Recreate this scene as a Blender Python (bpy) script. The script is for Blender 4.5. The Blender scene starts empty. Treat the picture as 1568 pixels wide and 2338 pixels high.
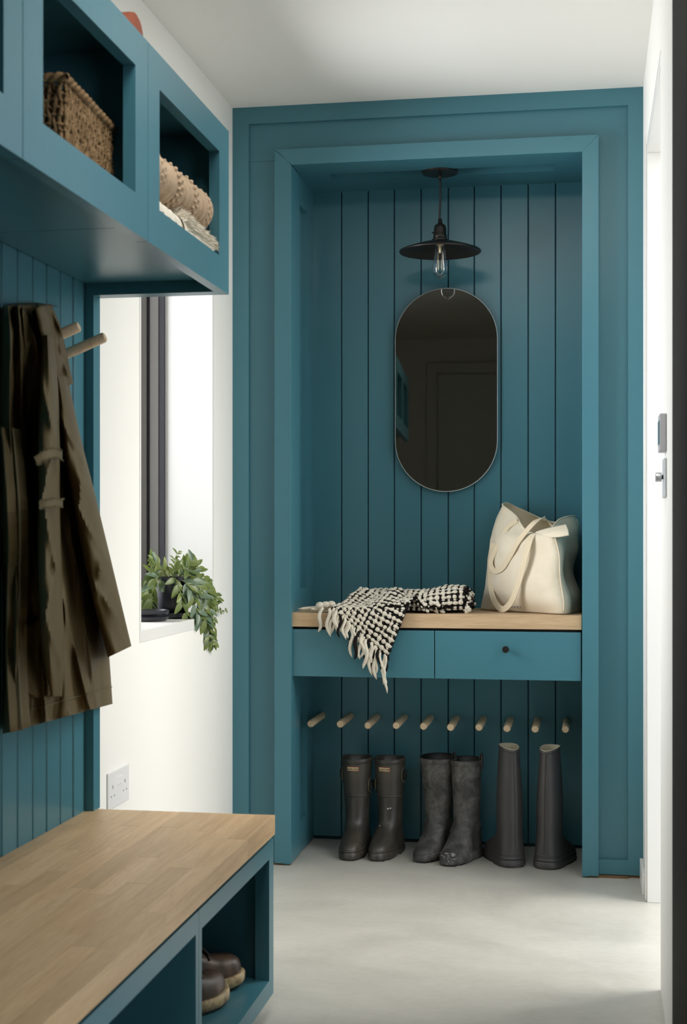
import bpy, math, random
from math import sin, cos, pi, radians
from mathutils import Vector, Matrix, noise

S = bpy.context.scene
COL = S.collection

# ------------------------------------------------------------------ camera, light, exposure
FPX = 50 / 36 * 2338          # 50 mm lens on a 24 x 36 frame, in pixels of the 1568 x 2338 picture
CAMZ = 1.015
YAW = math.atan((1346 - 784) / FPX)
cam_data = bpy.data.cameras.new('camera')
cam_data.sensor_fit = 'VERTICAL'
cam_data.sensor_height = 36
cam_data.sensor_width = 24
cam_data.lens = 50
cam_data.shift_y = (1215 - 1169) / 2338
cam_data.clip_start = 0.02
cam_data.dof.use_dof = True
cam_data.dof.focus_distance = 4.35
cam_data.dof.aperture_fstop = 8.0
cam = bpy.data.objects.new('camera', cam_data)
COL.objects.link(cam)
cam.location = (0, 0, CAMZ)
cam.rotation_euler = (pi / 2, 0, YAW)
S.camera = cam

S.view_settings.view_transform = 'Standard'
S.view_settings.look = 'None'
S.view_settings.gamma = 1
S.view_settings.use_curve_mapping = False
S.view_settings.exposure = 0.05
S.cycles.use_denoising = True
S.cycles.max_bounces = 12
S.cycles.diffuse_bounces = 6
S.cycles.glossy_bounces = 6
S.cycles.transmission_bounces = 10
S.cycles.transparent_max_bounces = 12
S.cycles.sample_clamp_indirect = 6
S.cycles.caustics_reflective = False
S.cycles.caustics_refractive = False

world = bpy.data.worlds.new('sky')
S.world = world
world.use_nodes = True
bg = world.node_tree.nodes['Background']
bg.inputs[0].default_value = (0.80, 0.90, 1.0, 1)
bg.inputs[1].default_value = 1.6


def area(name, loc, rot, sx, sy, power, color):
    l = bpy.data.lights.new(name, 'AREA')
    l.shape = 'RECTANGLE'; l.size = sx; l.size_y = sy
    l.energy = power; l.color = color
    o = bpy.data.objects.new(name, l)
    COL.objects.link(o)
    o.location = loc; o.rotation_euler = rot
    return o


# daylight at the doorway and the glazed door on the right, at the window on the left, plus an added ceiling fill
area('doorway_daylight', (1.60, 3.72, 2.20), (0, radians(57), 0), 1.5, 1.4, 90, (1.0, 0.955, 0.88))
area('glazed_door_daylight', (1.00, 0.95, 1.40), (0, radians(84), radians(-32)), 1.8, 1.2, 9.0, (1.0, 0.97, 0.92))
area('window_daylight', (-2.05, 3.80, 1.60), (0, radians(-90), 0), 1.7, 1.8, 140, (0.97, 0.98, 1.0))
area('added_ceiling_fill', (-0.34, 2.02, 2.52), (radians(56), 0, 0), 0.66, 0.50, 18, (1.0, 0.97, 0.92))  # invented overhead fill, out of view, that brightens the alcove


# ------------------------------------------------------------------ materials
def mat(name, base=(0.8, 0.8, 0.8), rough=0.5, metal=0.0, spec=0.5):
    m = bpy.data.materials.new(name)
    m.use_nodes = True
    b = m.node_tree.nodes['Principled BSDF']
    b.inputs['Base Color'].default_value = (*base, 1)
    b.inputs['Roughness'].default_value = rough
    b.inputs['Metallic'].default_value = metal
    b.inputs['Specular IOR Level'].default_value = spec
    return m


def nodes(m):
    return m.node_tree.nodes, m.node_tree.links, m.node_tree.nodes['Principled BSDF']


def coords(m, scale=(1, 1, 1), kind='Object'):
    n, l, b = nodes(m)
    tc = n.new('ShaderNodeTexCoord')
    mp = n.new('ShaderNodeMapping')
    mp.inputs['Scale'].default_value = scale
    l.new(tc.outputs[kind], mp.inputs[0])
    return mp.outputs[0]


def noise_tex(m, vec, scale, detail=4, rough=0.55, dist=0.0):
    n, l, b = nodes(m)
    t = n.new('ShaderNodeTexNoise')
    t.inputs['Scale'].default_value = scale
    t.inputs['Detail'].default_value = detail
    t.inputs['Roughness'].default_value = rough
    t.inputs['Distortion'].default_value = dist
    l.new(vec, t.inputs['Vector'])
    return t.outputs['Fac']


def ramp(m, fac, stops):
    n, l, b = nodes(m)
    r = n.new('ShaderNodeValToRGB')
    e = r.color_ramp.elements
    while len(e) < len(stops):
        e.new(0.5)
    for i, (p, c) in enumerate(stops):
        e[i].position = p
        e[i].color = (*c, 1)
    l.new(fac, r.inputs[0])
    return r.outputs[0]


def bump(m, fac, strength=0.2, dist=0.002, chain=None):
    n, l, b = nodes(m)
    bp = n.new('ShaderNodeBump')
    bp.inputs['Strength'].default_value = strength
    bp.inputs['Distance'].default_value = dist
    l.new(fac, bp.inputs['Height'])
    if chain is not None:
        l.new(chain, bp.inputs['Normal'])
    l.new(bp.outputs[0], b.inputs['Normal'])
    return bp.outputs[0]


def col_in(m, out):
    n, l, b = nodes(m)
    l.new(out, b.inputs['Base Color'])


def rough_in(m, fac, lo, hi):
    n, l, b = nodes(m)
    r = n.new('ShaderNodeMapRange')
    r.inputs['To Min'].default_value = lo
    r.inputs['To Max'].default_value = hi
    l.new(fac, r.inputs[0])
    l.new(r.outputs[0], b.inputs['Roughness'])


def mix(m, fac, a, c, blend='MIX'):
    n, l, b = nodes(m)
    x = n.new('ShaderNodeMix')
    x.data_type = 'RGBA'
    x.blend_type = blend
    for sock, v in ((0, fac), (6, a), (7, c)):
        if isinstance(v, (int, float)):
            x.inputs[sock].default_value = v
        elif isinstance(v, tuple):
            x.inputs[sock].default_value = (*v, 1)
        else:
            l.new(v, x.inputs[sock])
    return x.outputs[2]


M = {}
# teal eggshell paint with faint brush marks and wear
t = M['teal'] = mat('teal_paint', (0.058, 0.185, 0.228), 0.32, 0, 0.42)
v = coords(t, (9, 9, 0.7), 'Object')
f = noise_tex(t, v, 6, 5)
f2 = noise_tex(t, coords(t, (1, 1, 1)), 2.2, 3)
col_in(t, mix(t, f2, (0.050, 0.168, 0.213), (0.061, 0.192, 0.236)))
bump(t, f, 0.10, 0.002)
rough_in(t, f2, 0.27, 0.36)

t = M['teal_dark'] = mat('teal_joint', (0.010, 0.035, 0.05), 0.6)

t = M['white'] = mat('white_wall_paint', (0.80, 0.785, 0.745), 0.62)
f = noise_tex(t, coords(t), 90, 3)
bump(t, f, 0.06, 0.002)
t = M['ceiling'] = mat('ceiling_paint', (0.82, 0.80, 0.755), 0.7)
bump(t, noise_tex(t, coords(t), 60, 3), 0.05, 0.002)
t = M['trim'] = mat('white_eggshell_trim', (0.72, 0.71, 0.685), 0.35)
bump(t, noise_tex(t, coords(t, (1, 1, .2)), 30, 3), 0.03, 0.001)

# polished concrete
t = M['floor'] = mat('polished_concrete', (0.42, 0.40, 0.36), 0.3)
v = coords(t, (1, 1.7, 1))
f = noise_tex(t, v, 2.6, 7, 0.62, 0.6)
f2 = noise_tex(t, v, 38, 5, 0.6)
c = ramp(t, f, [(0.28, (0.365, 0.35, 0.31)), (0.5, (0.44, 0.425, 0.382)), (0.72, (0.505, 0.488, 0.44))])
c = mix(t, 0.25, c, ramp(t, f2, [(0.3, (0.40, 0.385, 0.34)), (0.7, (0.59, 0.57, 0.52))]))
f3 = noise_tex(t, v, 160, 2)
c = mix(t, ramp(t, f3, [(0.70, (0, 0, 0)), (0.76, (0.35, 0.35, 0.35))]), c, (0.20, 0.18, 0.15))
col_in(t, c)
rough_in(t, f, 0.30, 0.48)
bump(t, f2, 0.04, 0.002)


def wood(name, a, b_, c_, axis='Y', rough=0.45, rnd=0.35, k=1.0):
    m = mat(name, a, rough, 0, 0.35)
    n, l, bs = nodes(m)
    sc = {'Y': (14, 0.9, 14), 'X': (0.9, 14, 14), 'Z': (14, 14, 0.9)}[axis]
    tc = n.new('ShaderNodeTexCoord')
    oi = n.new('ShaderNodeObjectInfo')
    add = n.new('ShaderNodeVectorMath'); add.operation = 'ADD'
    comb = n.new('ShaderNodeCombineXYZ')
    mul = n.new('ShaderNodeMath'); mul.operation = 'MULTIPLY'; mul.inputs[1].default_value = 37.0
    l.new(oi.outputs['Random'], mul.inputs[0])
    for i in range(3):
        l.new(mul.outputs[0], comb.inputs[i])
    l.new(tc.outputs['Object'], add.inputs[0]); l.new(comb.outputs[0], add.inputs[1])
    mp = n.new('ShaderNodeMapping'); mp.inputs['Scale'].default_value = [q * k for q in sc]
    l.new(add.outputs[0], mp.inputs[0])
    f = noise_tex(m, mp.outputs[0], 3.0, 6, 0.6, 1.2)
    f2 = noise_tex(m, mp.outputs[0], 22, 3, 0.6)
    c = ramp(m, f, [(0.25, a), (0.5, b_), (0.75, c_)])
    c = mix(m, ramp(m, f2, [(0.45, (0, 0, 0)), (0.75, (0.35, 0.35, 0.35))]), c, tuple(q * 0.62 for q in a))
    # each stave its own tone
    rr = ramp(m, oi.outputs['Random'], [(0.0, (1 - rnd,) * 3), (1.0, (1 + rnd * 0.35,) * 3)])
    c = mix(m, 1.0, c, rr, 'MULTIPLY')
    l.new(c, bs.inputs['Base Color'])
    bump(m, f2, 0.08, 0.001)
    return m


M['oak'] = wood('oak_worktop', (0.46, 0.31, 0.175), (0.56, 0.39, 0.23), (0.63, 0.455, 0.285), 'X', 0.5, 0.05)
M['stave'] = wood('oak_stave', (0.56, 0.35, 0.175), (0.68, 0.455, 0.25), (0.74, 0.525, 0.31), 'Y', 0.45, 0.16)
M['peg'] = wood('oak_peg', (0.64, 0.46, 0.28), (0.76, 0.57, 0.37), (0.84, 0.65, 0.45), 'Y', 0.5, 0.1, 2.0)
M['brown_gap'] = mat('raw_timber', (0.16, 0.09, 0.04), 0.8)

M['black'] = mat('black_metal', (0.018, 0.015, 0.013), 0.38, 0.4)
M['black_in'] = mat('black_shade_lining', (0.006, 0.006, 0.006), 0.5)
M['blackplastic'] = mat('black_plastic', (0.010, 0.011, 0.016), 0.35)
M['gap'] = mat('black_gap_shade_and_spindle', (0.004, 0.004, 0.004), 0.8)
M['charcoal'] = mat('charcoal_door_paint', (0.020, 0.019, 0.0165), 0.75, 0, 0.08)
M['alu'] = mat('dark_aluminium', (0.060, 0.055, 0.048), 0.42, 0.3)
M['alu_mid'] = mat('grey_aluminium', (0.13, 0.125, 0.115), 0.42, 0.2)
M['alu_black'] = mat('black_gasket', (0.008, 0.008, 0.012), 0.5)
M['chrome'] = mat('satin_chrome', (0.62, 0.62, 0.63), 0.3, 1.0)
M['steel'] = mat('satin_steel', (0.62, 0.64, 0.66), 0.4, 0.55)
M['mirror'] = mat('smoked_mirror', (0.26, 0.245, 0.215), 0.02, 1.0)
M['bevel'] = mat('polished_bevel', (0.80, 0.80, 0.78), 0.35, 0.25)
M['plate'] = mat('white_plastic', (0.72, 0.71, 0.71), 0.35)
M['plate_dark'] = mat('socket_slot', (0.05, 0.05, 0.05), 0.6)
M['screen'] = mat('grey_blue_screen', (0.08, 0.14, 0.18), 0.2)
M['thermo'] = mat('grey_thermostat_case', (0.42, 0.42, 0.44), 0.4)

# clear glass
t = M['glass'] = bpy.data.materials.new('clear_bulb_glass'); t.use_nodes = True
n_, l_ = t.node_tree.nodes, t.node_tree.links
n_.clear()
o_ = n_.new('ShaderNodeOutputMaterial'); mx = n_.new('ShaderNodeMixShader'); tr = n_.new('ShaderNodeBsdfTransparent')
gl = n_.new('ShaderNodeBsdfGlossy'); gl.inputs['Roughness'].default_value = 0.03
fr = n_.new('ShaderNodeLayerWeight'); fr.inputs['Blend'].default_value = 0.42
tr.inputs[0].default_value = (0.97, 0.97, 0.97, 1)
l_.new(fr.outputs['Facing'], mx.inputs[0]); l_.new(tr.outputs[0], mx.inputs[1]); l_.new(gl.outputs[0], mx.inputs[2]); l_.new(mx.outputs[0], o_.inputs[0])
t = M['pane'] = bpy.data.materials.new('window_glass'); t.use_nodes = True
n_, l_ = t.node_tree.nodes, t.node_tree.links
n_.clear()
o_ = n_.new('ShaderNodeOutputMaterial'); mx = n_.new('ShaderNodeMixShader'); tr = n_.new('ShaderNodeBsdfTransparent')
gl = n_.new('ShaderNodeBsdfGlossy'); gl.inputs['Roughness'].default_value = 0.01
fr = n_.new('ShaderNodeFresnel'); fr.inputs['IOR'].default_value = 1.45
l_.new(fr.outputs[0], mx.inputs[0]); l_.new(tr.outputs[0], mx.inputs[1]); l_.new(gl.outputs[0], mx.inputs[2]); l_.new(mx.outputs[0], o_.inputs[0])
M['filament'] = mat('brass_filament', (0.75, 0.62, 0.38), 0.3, 0.9)

# rubber boots with dried mud
def rubber(name, dark, mud, lo, hi, scale=9, rough=0.42):
    m = mat(name, dark, rough, 0, 0.6)
    v = coords(m)
    f = noise_tex(m, v, scale, 6, 0.65, 0.4)
    f2 = noise_tex(m, v, 70, 4, 0.7)
    n, l, b = nodes(m)
    mm = n.new('ShaderNodeMath'); mm.operation = 'MULTIPLY'
    l.new(ramp(m, f, [(lo, (0, 0, 0)), (hi, (1, 1, 1))]), mm.inputs[0])
    l.new(ramp(m, f2, [(0.3, (0.25,) * 3), (0.65, (1, 1, 1))]), mm.inputs[1])
    col_in(m, mix(m, mm.outputs[0], dark, mud))
    rough_in(m, f, rough, rough + 0.25)
    bump(m, f2, 0.12, 0.001)
    return m


M['rubber_a'] = rubber('worn_black_rubber', (0.036, 0.032, 0.026), (0.12, 0.10, 0.072), 0.46, 0.78, 9, 0.30)
M['rubber_b'] = rubber('muddy_black_rubber', (0.034, 0.032, 0.030), (0.25, 0.235, 0.21), 0.42, 0.70, 13, 0.46)
M['rubber_c'] = rubber('matt_black_rubber', (0.038, 0.035, 0.034), (0.075, 0.065, 0.056), 0.5, 0.85, 8, 0.38)
M['mud'] = rubber('dried_mud', (0.10, 0.095, 0.085), (0.34, 0.33, 0.31), 0.40, 0.62, 30, 0.8)
M['lining'] = mat('cream_cloth_lining', (0.42, 0.37, 0.27), 0.9)
bump(M['lining'], noise_tex(M['lining'], coords(M['lining']), 60, 4), 0.3, 0.003)
M['tag_cream'] = mat('cream_label', (0.70, 0.55, 0.33), 0.6)
M['tag_red'] = mat('red_label_border', (0.40, 0.07, 0.035), 0.6)
M['ink'] = mat('black_ink', (0.02, 0.018, 0.016), 0.6)
M['piping'] = mat('olive_rubber_piping', (0.11, 0.10, 0.055), 0.5)

t = M['canvas'] = mat('cream_canvas', (0.70, 0.62, 0.48), 0.9, 0, 0.1)
v = coords(t)
f = noise_tex(t, v, 260, 2)
f2 = noise_tex(t, v, 14, 4, 0.6, 0.5)
col_in(t, mix(t, f2, (0.62, 0.535, 0.40), (0.76, 0.685, 0.55)))
c_ = bump(t, f, 0.25, 0.001)
bump(t, f2, 0.35, 0.006, c_)
t = M['canvas_strap'] = mat('canvas_webbing', (0.66, 0.56, 0.40), 0.9, 0, 0.1)
bump(t, noise_tex(t, coords(t), 220, 2), 0.3, 0.001)

t = M['yarn'] = mat('cream_wool_yarn', (0.70, 0.64, 0.53), 0.95, 0, 0.1)
f = noise_tex(t, coords(t), 120, 4, 0.6)
col_in(t, mix(t, f, (0.56, 0.50, 0.39), (0.80, 0.75, 0.65)))
bump(t, f, 0.6, 0.003)
t = M['yarn_black'] = mat('black_wool_yarn', (0.014, 0.012, 0.011), 0.95, 0, 0.1)
bump(t, noise_tex(t, coords(t), 160, 3), 0.5, 0.002)

t = M['knit'] = mat('oatmeal_knit', (0.50, 0.37, 0.25), 0.95, 0, 0.1)
f = noise_tex(t, coords(t), 150, 4)
col_in(t, mix(t, f, (0.40, 0.285, 0.185), (0.60, 0.455, 0.32)))
bump(t, f, 0.5, 0.003)
t = M['fleece'] = mat('cream_sheepskin', (0.80, 0.74, 0.61), 0.9, 0, 0.15)
f = noise_tex(t, coords(t), 40, 4)
col_in(t, mix(t, f, (0.68, 0.60, 0.45), (0.86, 0.81, 0.70)))

t = M['grass'] = mat('seagrass_braid', (0.28, 0.185, 0.095), 0.8, 0, 0.2)
f = noise_tex(t, coords(t), 70, 4, 0.65)
col_in(t, ramp(t, f, [(0.25, (0.075, 0.042, 0.016)), (0.5, (0.19, 0.115, 0.052)), (0.75, (0.33, 0.215, 0.11))]))
bump(t, f, 0.6, 0.002)

t = M['coat'] = mat('olive_waxed_cotton', (0.10, 0.08, 0.04), 0.55, 0, 0.25)
v = coords(t)
f = noise_tex(t, v, 16, 5, 0.6, 0.6)
f2 = noise_tex(t, v, 300, 2)
col_in(t, mix(t, f, (0.088, 0.063, 0.025), (0.140, 0.103, 0.046)))
c_ = bump(t, f2, 0.2, 0.0008)
bump(t, f, 0.35, 0.006, c_)
t = M['coat_edge'] = mat('frayed_olive_cotton', (0.16, 0.135, 0.08), 0.8, 0, 0.1)
bump(t, noise_tex(t, coords(t), 200, 2), 0.4, 0.001)

t = M['leather'] = mat('brown_waxed_leather', (0.075, 0.045, 0.028), 0.45)
f = noise_tex(t, coords(t), 24, 5)
col_in(t, ramp(t, f, [(0.3, (0.030, 0.019, 0.013)), (0.55, (0.085, 0.052, 0.032)), (0.8, (0.17, 0.115, 0.075))]))
bump(t, f, 0.15, 0.002)
t = M['gum'] = mat('honey_gum_sole', (0.46, 0.34, 0.17), 0.5)
f = noise_tex(t, coords(t), 60, 4)
col_in(t, ramp(t, f, [(0.35, (0.20, 0.13, 0.065)), (0.55, (0.48, 0.36, 0.19)), (0.8, (0.60, 0.47, 0.28))]))
M['lace'] = mat('dark_lace', (0.030, 0.026, 0.026), 0.8)
M['sole_dark'] = mat('black_outsole', (0.012, 0.011, 0.010), 0.6)

t = M['terracotta'] = mat('terracotta', (0.42, 0.115, 0.05), 0.7)
f = noise_tex(t, coords(t), 20, 4)
col_in(t, mix(t, f, (0.25, 0.055, 0.024), (0.34, 0.095, 0.045)))

def leafmat(name, a, b_, trans):
    m = mat(name, a, 0.38)
    n, l, bs = nodes(m)
    oi = n.new('ShaderNodeObjectInfo')
    f = noise_tex(m, coords(m), 60, 3)
    c = mix(m, oi.outputs['Random'], a, b_)
    c = mix(m, 0.35, c, mix(m, f, tuple(q * 0.7 for q in a), b_))
    l.new(c, bs.inputs['Base Color'])
    tb = n.new('ShaderNodeBsdfTranslucent')
    l.new(c, tb.inputs[0])
    ms = n.new('ShaderNodeMixShader'); ms.inputs[0].default_value = trans
    out = n['Material Output']
    l.new(bs.outputs[0], ms.inputs[1]); l.new(tb.outputs[0], ms.inputs[2]); l.new(ms.outputs[0], out.inputs[0])
    return m


M['leaf'] = leafmat('fleshy_leaf', (0.070, 0.115, 0.030), (0.20, 0.245, 0.060), 0.16)
M['leaf_blue'] = leafmat('blue_green_leaf', (0.085, 0.145, 0.085), (0.15, 0.215, 0.135), 0.10)
M['stem'] = mat('pale_green_stem', (0.20, 0.24, 0.09), 0.6)
M['soil'] = mat('potting_soil', (0.05, 0.035, 0.022), 0.9)
M['door_grey'] = mat('pale_grey_door_paint', (0.72, 0.73, 0.70), 0.5)
M['picture'] = mat('dark_print', (0.05, 0.08, 0.12), 0.5)


# ------------------------------------------------------------------ geometry helpers
class MB:
    """collects shapes and links them as one mesh object"""
    def __init__(self):
        self.v = []; self.f = []; self.mi = []; self.cur = 0

    def add(self, vs, fs):
        o = len(self.v)
        self.v += [tuple(p) for p in vs]
        self.f += [tuple(i + o for i in q) for q in fs]
        self.mi += [self.cur] * len(fs)
        return self

    def box(self, x0, x1, y0, y1, z0, z1):
        vs = [(x, y, z) for x in (x0, x1) for y in (y0, y1) for z in (z0, z1)]
        fs = [(0, 1, 3, 2), (4, 6, 7, 5), (0, 4, 5, 1), (2, 3, 7, 6), (0, 2, 6, 4), (1, 5, 7, 3)]
        return self.add(vs, fs)

    def prism(self, poly, axis, a, b):
        """poly: 2-D points in the plane across axis, extruded from a to b"""
        n = len(poly)
        def P(p, h):
            return {'x': (h, p[0], p[1]), 'y': (p[0], h, p[1]), 'z': (p[0], p[1], h)}[axis]
        vs = [P(p, a) for p in poly] + [P(p, b) for p in poly]
        fs = [tuple(range(n))[::-1], tuple(range(n, 2 * n))] + [(i, (i + 1) % n, n + (i + 1) % n, n + i) for i in range(n)]
        return self.add(vs, fs)

    def loft(self, rings, closed=True, cap0=False, cap1=False):
        n = len(rings[0]); vs = [p for r in rings for p in r]; fs = []
        for k in range(len(rings) - 1):
            for i in range(n if closed else n - 1):
                j = (i + 1) % n
                fs.append((k * n + i, k * n + j, (k + 1) * n + j, (k + 1) * n + i))
        if cap0: fs.append(tuple(range(n))[::-1])
        if cap1: fs.append(tuple((len(rings) - 1) * n + i for i in range(n)))
        return self.add(vs, fs)

    def lathe(self, prof, c, n=32, axis='z', cap0=False, cap1=False, flip=1):
        rings = []
        for r, h in prof:
            ring = []
            for i in range(n):
                a = 2 * pi * i / n
                if axis == 'z': ring.append((c[0] + r * cos(a), c[1] + r * sin(a), c[2] + h))
                elif axis == 'x': ring.append((c[0] + h, c[1] + r * cos(a), c[2] + r * sin(a)))
                else: ring.append((c[0] + r * cos(a), c[1] + h, c[2] + r * sin(a)))
            rings.append(ring)
        return self.loft(rings, True, cap0, cap1)

    def tube(self, pts, r, n=8, caps=True, flat=1.0, up=None):
        """r: a number or one per point; flat squashes the section along the second normal"""
        pts = [Vector(p) for p in pts]
        rs = r if isinstance(r, (list, tuple)) else [r] * len(pts)
        rings = []; prev = None
        for k, p in enumerate(pts):
            t = (pts[min(k + 1, len(pts) - 1)] - pts[max(k - 1, 0)])
            t = t.normalized() if t.length > 1e-9 else Vector((0, 0, 1))
            if prev is None:
                ref = Vector(up) if up else (Vector((0, 0, 1)) if abs(t.z) < 0.9 else Vector((0, 1, 0)))
            else:
                ref = prev
            a = (ref - t * ref.dot(t))
            a = a.normalized() if a.length > 1e-6 else t.orthogonal().normalized()
            b = t.cross(a); prev = a
            rings.append([p + (b * cos(2 * pi * i / n) + a * flat * sin(2 * pi * i / n)) * rs[k] for i in range(n)])
        return self.loft(rings, True, caps, caps)

    def ribbon(self, pts, normals, width, thick=0.0025):
        pts = [Vector(p) for p in pts]; rings = []
        for k, p in enumerate(pts):
            t = (pts[min(k + 1, len(pts) - 1)] - pts[max(k - 1, 0)]).normalized()
            nn = Vector(normals[k] if isinstance(normals, list) else normals)
            nn = (nn - t * nn.dot(t)).normalized()
            s = t.cross(nn)
            w = width[k] if isinstance(width, list) else width
            rings.append([p + s * w / 2 + nn * thick / 2, p - s * w / 2 + nn * thick / 2, p - s * w / 2 - nn * thick / 2, p + s * w / 2 - nn * thick / 2])
        return self.loft(rings, True, True, True)

    def ball(self, c, rx, ry=None, rz=None, nu=8, nv=5, R=None):
        ry = ry or rx; rz = rz or rx
        vs = []; fs = []
        for k in range(1, nv):
            th = pi * k / nv
            for i in range(nu):
                a = 2 * pi * i / nu
                vs.append(Vector((rx * sin(th) * cos(a), ry * sin(th) * sin(a), rz * cos(th))))
        vs.append(Vector((0, 0, rz))); vs.append(Vector((0, 0, -rz)))
        top, bot = len(vs) - 2, len(vs) - 1
        for k in range(nv - 2):
            for i in range(nu):
                j = (i + 1) % nu
                fs.append((k * nu + i, (k + 1) * nu + i, (k + 1) * nu + j, k * nu + j))
        for i in range(nu):
            j = (i + 1) % nu
            fs.append((top, i, j)); fs.append((bot, (nv - 2) * nu + j, (nv - 2) * nu + i))
        if R is not None: vs = [R @ q for q in vs]
        return self.add([q + Vector(c) for q in vs], fs)

    def grid(self, fn, nu, nv):
        vs = [fn(i / nu, j / nv) for j in range(nv + 1) for i in range(nu + 1)]
        fs = [(j * (nu + 1) + i, j * (nu + 1) + i + 1, (j + 1) * (nu + 1) + i + 1, (j + 1) * (nu + 1) + i) for j in range(nv) for i in range(nu)]
        return self.add(vs, fs)

    def build(self, name, mats, parent=None, smooth=False, bevel=0.0, loc=None, solid=0.0, subd=0, angle=None, segs=2):
        mats = mats if isinstance(mats, (list, tuple)) else [mats]
        base = Vector(parent_origin(parent)) if parent is not None else Vector(loc or (0, 0, 0))
        me = bpy.data.meshes.new(name)
        me.from_pydata([tuple(Vector(p) - base) for p in self.v], [], self.f)
        for m in mats: me.materials.append(M[m] if isinstance(m, str) else m)
        if len(mats) > 1: me.polygons.foreach_set('material_index', self.mi)
        me.polygons.foreach_set('use_smooth', [smooth] * len(me.polygons))
        me.update()
        fix_normals(me)
        if angle is not None and smooth:
            me.set_sharp_from_angle(angle=radians(angle))
        o = bpy.data.objects.new(name, me)
        COL.objects.link(o)
        if parent is not None: o.parent = parent
        else: o.location = base
        if solid:
            sm = o.modifiers.new('thickness', 'SOLIDIFY'); sm.thickness = solid; sm.offset = -1
        if subd:
            sd = o.modifiers.new('smooth', 'SUBSURF'); sd.levels = subd; sd.render_levels = subd
        if bevel:
            bv = o.modifiers.new('bevel', 'BEVEL'); bv.width = bevel; bv.segments = segs; bv.limit_method = 'ANGLE'; bv.angle_limit = radians(40)
        return o


def fix_normals(me):
    import bmesh
    b = bmesh.new(); b.from_mesh(me)
    bmesh.ops.recalc_face_normals(b, faces=b.faces)
    b.to_mesh(me); b.free()


ORIGIN = {}


def parent_origin(o):
    p = Vector((0, 0, 0))
    while o is not None:
        p += o.location; o = o.parent
    return p


def thing(name, label, cat, loc=(0, 0, 0), group=None):
    o = bpy.data.objects.new(name, None)
    o.empty_display_size = 0.05
    COL.objects.link(o); o.location = loc
    o['label'] = label; o['category'] = cat
    if group: o['group'] = group
    return o


def tag(o, label, cat, group=None):
    o['label'] = label; o['category'] = cat
    if group: o['group'] = group
    return o


def struct(name, loc=(0, 0, 0)):
    o = bpy.data.objects.new(name, None); COL.objects.link(o); o.location = loc
    o['kind'] = 'structure'
    return o


def smesh(mb, name, m, **k):
    o = mb.build(name, m, None, **k); o['kind'] = 'structure'
    return o


def dup(root, loc, label=None):
    """a copy of a thing with copies of its parts and sub-parts"""
    r = root.copy(); COL.objects.link(r); r.location = loc
    if label: r['label'] = label
    for ch in list(root.children):
        c = ch.copy(); COL.objects.link(c); c.parent = r
        for g in ch.children:
            d = g.copy(); COL.objects.link(d); d.parent = c
    return r


_S, _C = sin(YAW), cos(YAW)


def ray(u, v):
    xc = (u - 784) / FPX
    return Vector((-_S + xc * _C, _C + xc * _S, (1215 - v) / FPX))


def atY(u, v, Y):
    """the point at depth Y that is seen at picture position u, v: used to measure the photograph"""
    d = ray(u, v); t_ = Y / d.y
    return Vector((d.x * t_, Y, CAMZ + d.z * t_))


def atX(u, v, X):
    d = ray(u, v); t_ = X / d.x
    return Vector((X, d.y * t_, CAMZ + d.z * t_))


def atZ(u, v, Z):
    d = ray(u, v); t_ = (Z - CAMZ) / d.z
    return Vector((d.x * t_, d.y * t_, Z))


def crom(P, t, closed=False):
    """Catmull-Rom through points P, t in 0..1"""
    n = len(P)
    seg = n if closed else n - 1
    x = t * seg
    i = min(int(math.floor(x)), seg - 1) if not closed else int(math.floor(x)) % n
    f = x - math.floor(x) if closed else x - i
    g = (lambda k: P[k % n]) if closed else (lambda k: P[max(0, min(n - 1, k))])
    a, b, c, d = (Vector(g(i + k)) for k in (-1, 0, 1, 2))
    return 0.5 * ((2 * b) + (c - a) * f + (2 * a - 5 * b + 4 * c - d) * f * f + (3 * b - a - 3 * c + d) * f ** 3)


def path(P, n):
    return [crom(P, i / (n - 1)) for i in range(n)]


def lerp(a, b, t):
    return a + (b - a) * t


def interp(tab, x):
    for (x0, y0), (x1, y1) in zip(tab, tab[1:]):
        if x <= x1 or (x1, y1) == tab[-1]:
            q = max(0.0, min(1.0, (x - x0) / (x1 - x0)))
            return y0 + (y1 - y0) * q


# ------------------------------------------------------------------ key dimensions
H = 2.32            # ceiling
XL, XR = -1.083, 0.1543
YF = 4.2554         # teal end wall
YBK = 4.62          # boards in the alcove
XB = -1.061         # face of the boards on the left
JL, JR = -0.900, -0.0218    # alcove sides
ZS = 2.137          # alcove soffit

# ------------------------------------------------------------------ room shell
smesh(MB().box(-3.2, 3.2, -0.9, 5.2, -0.12, 0.0), 'floor', 'floor')
RX0, RX1, RY0, RY1 = -0.68, 0.08, 1.72, 2.72      # opening for an added rooflight, out of view, for the fill lamp
w = MB().box(-2.0, 0.6, -0.9, RY0, H, H + 0.12).box(-2.0, 0.6, RY1, 5.0, H, H + 0.12).box(-2.0, RX0, RY0, RY1, H, H + 0.12).box(RX1, 0.6, RY0, RY1, H, H + 0.12)
smesh(w, 'ceiling', 'ceiling')
w2 = struct('added_rooflight')  # made-up frame and glass around the fill lamp's opening
fr = MB().box(RX0, RX0 + .04, RY0, RY1, H + .07, H + .12).box(RX1 - .04, RX1, RY0, RY1, H + .07, H + .12).box(RX0 + .04, RX1 - .04, RY0, RY0 + .04, H + .07, H + .12).box(RX0 + .04, RX1 - .04, RY1 - .04, RY1, H + .07, H + .12)
fr.build('frame', 'trim', w2, bevel=0.002)
MB().box(RX0 + .04, RX1 - .04, RY0 + .04, RY1 - .04, H + .09, H + .10).build('pane', 'pane', w2)

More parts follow.
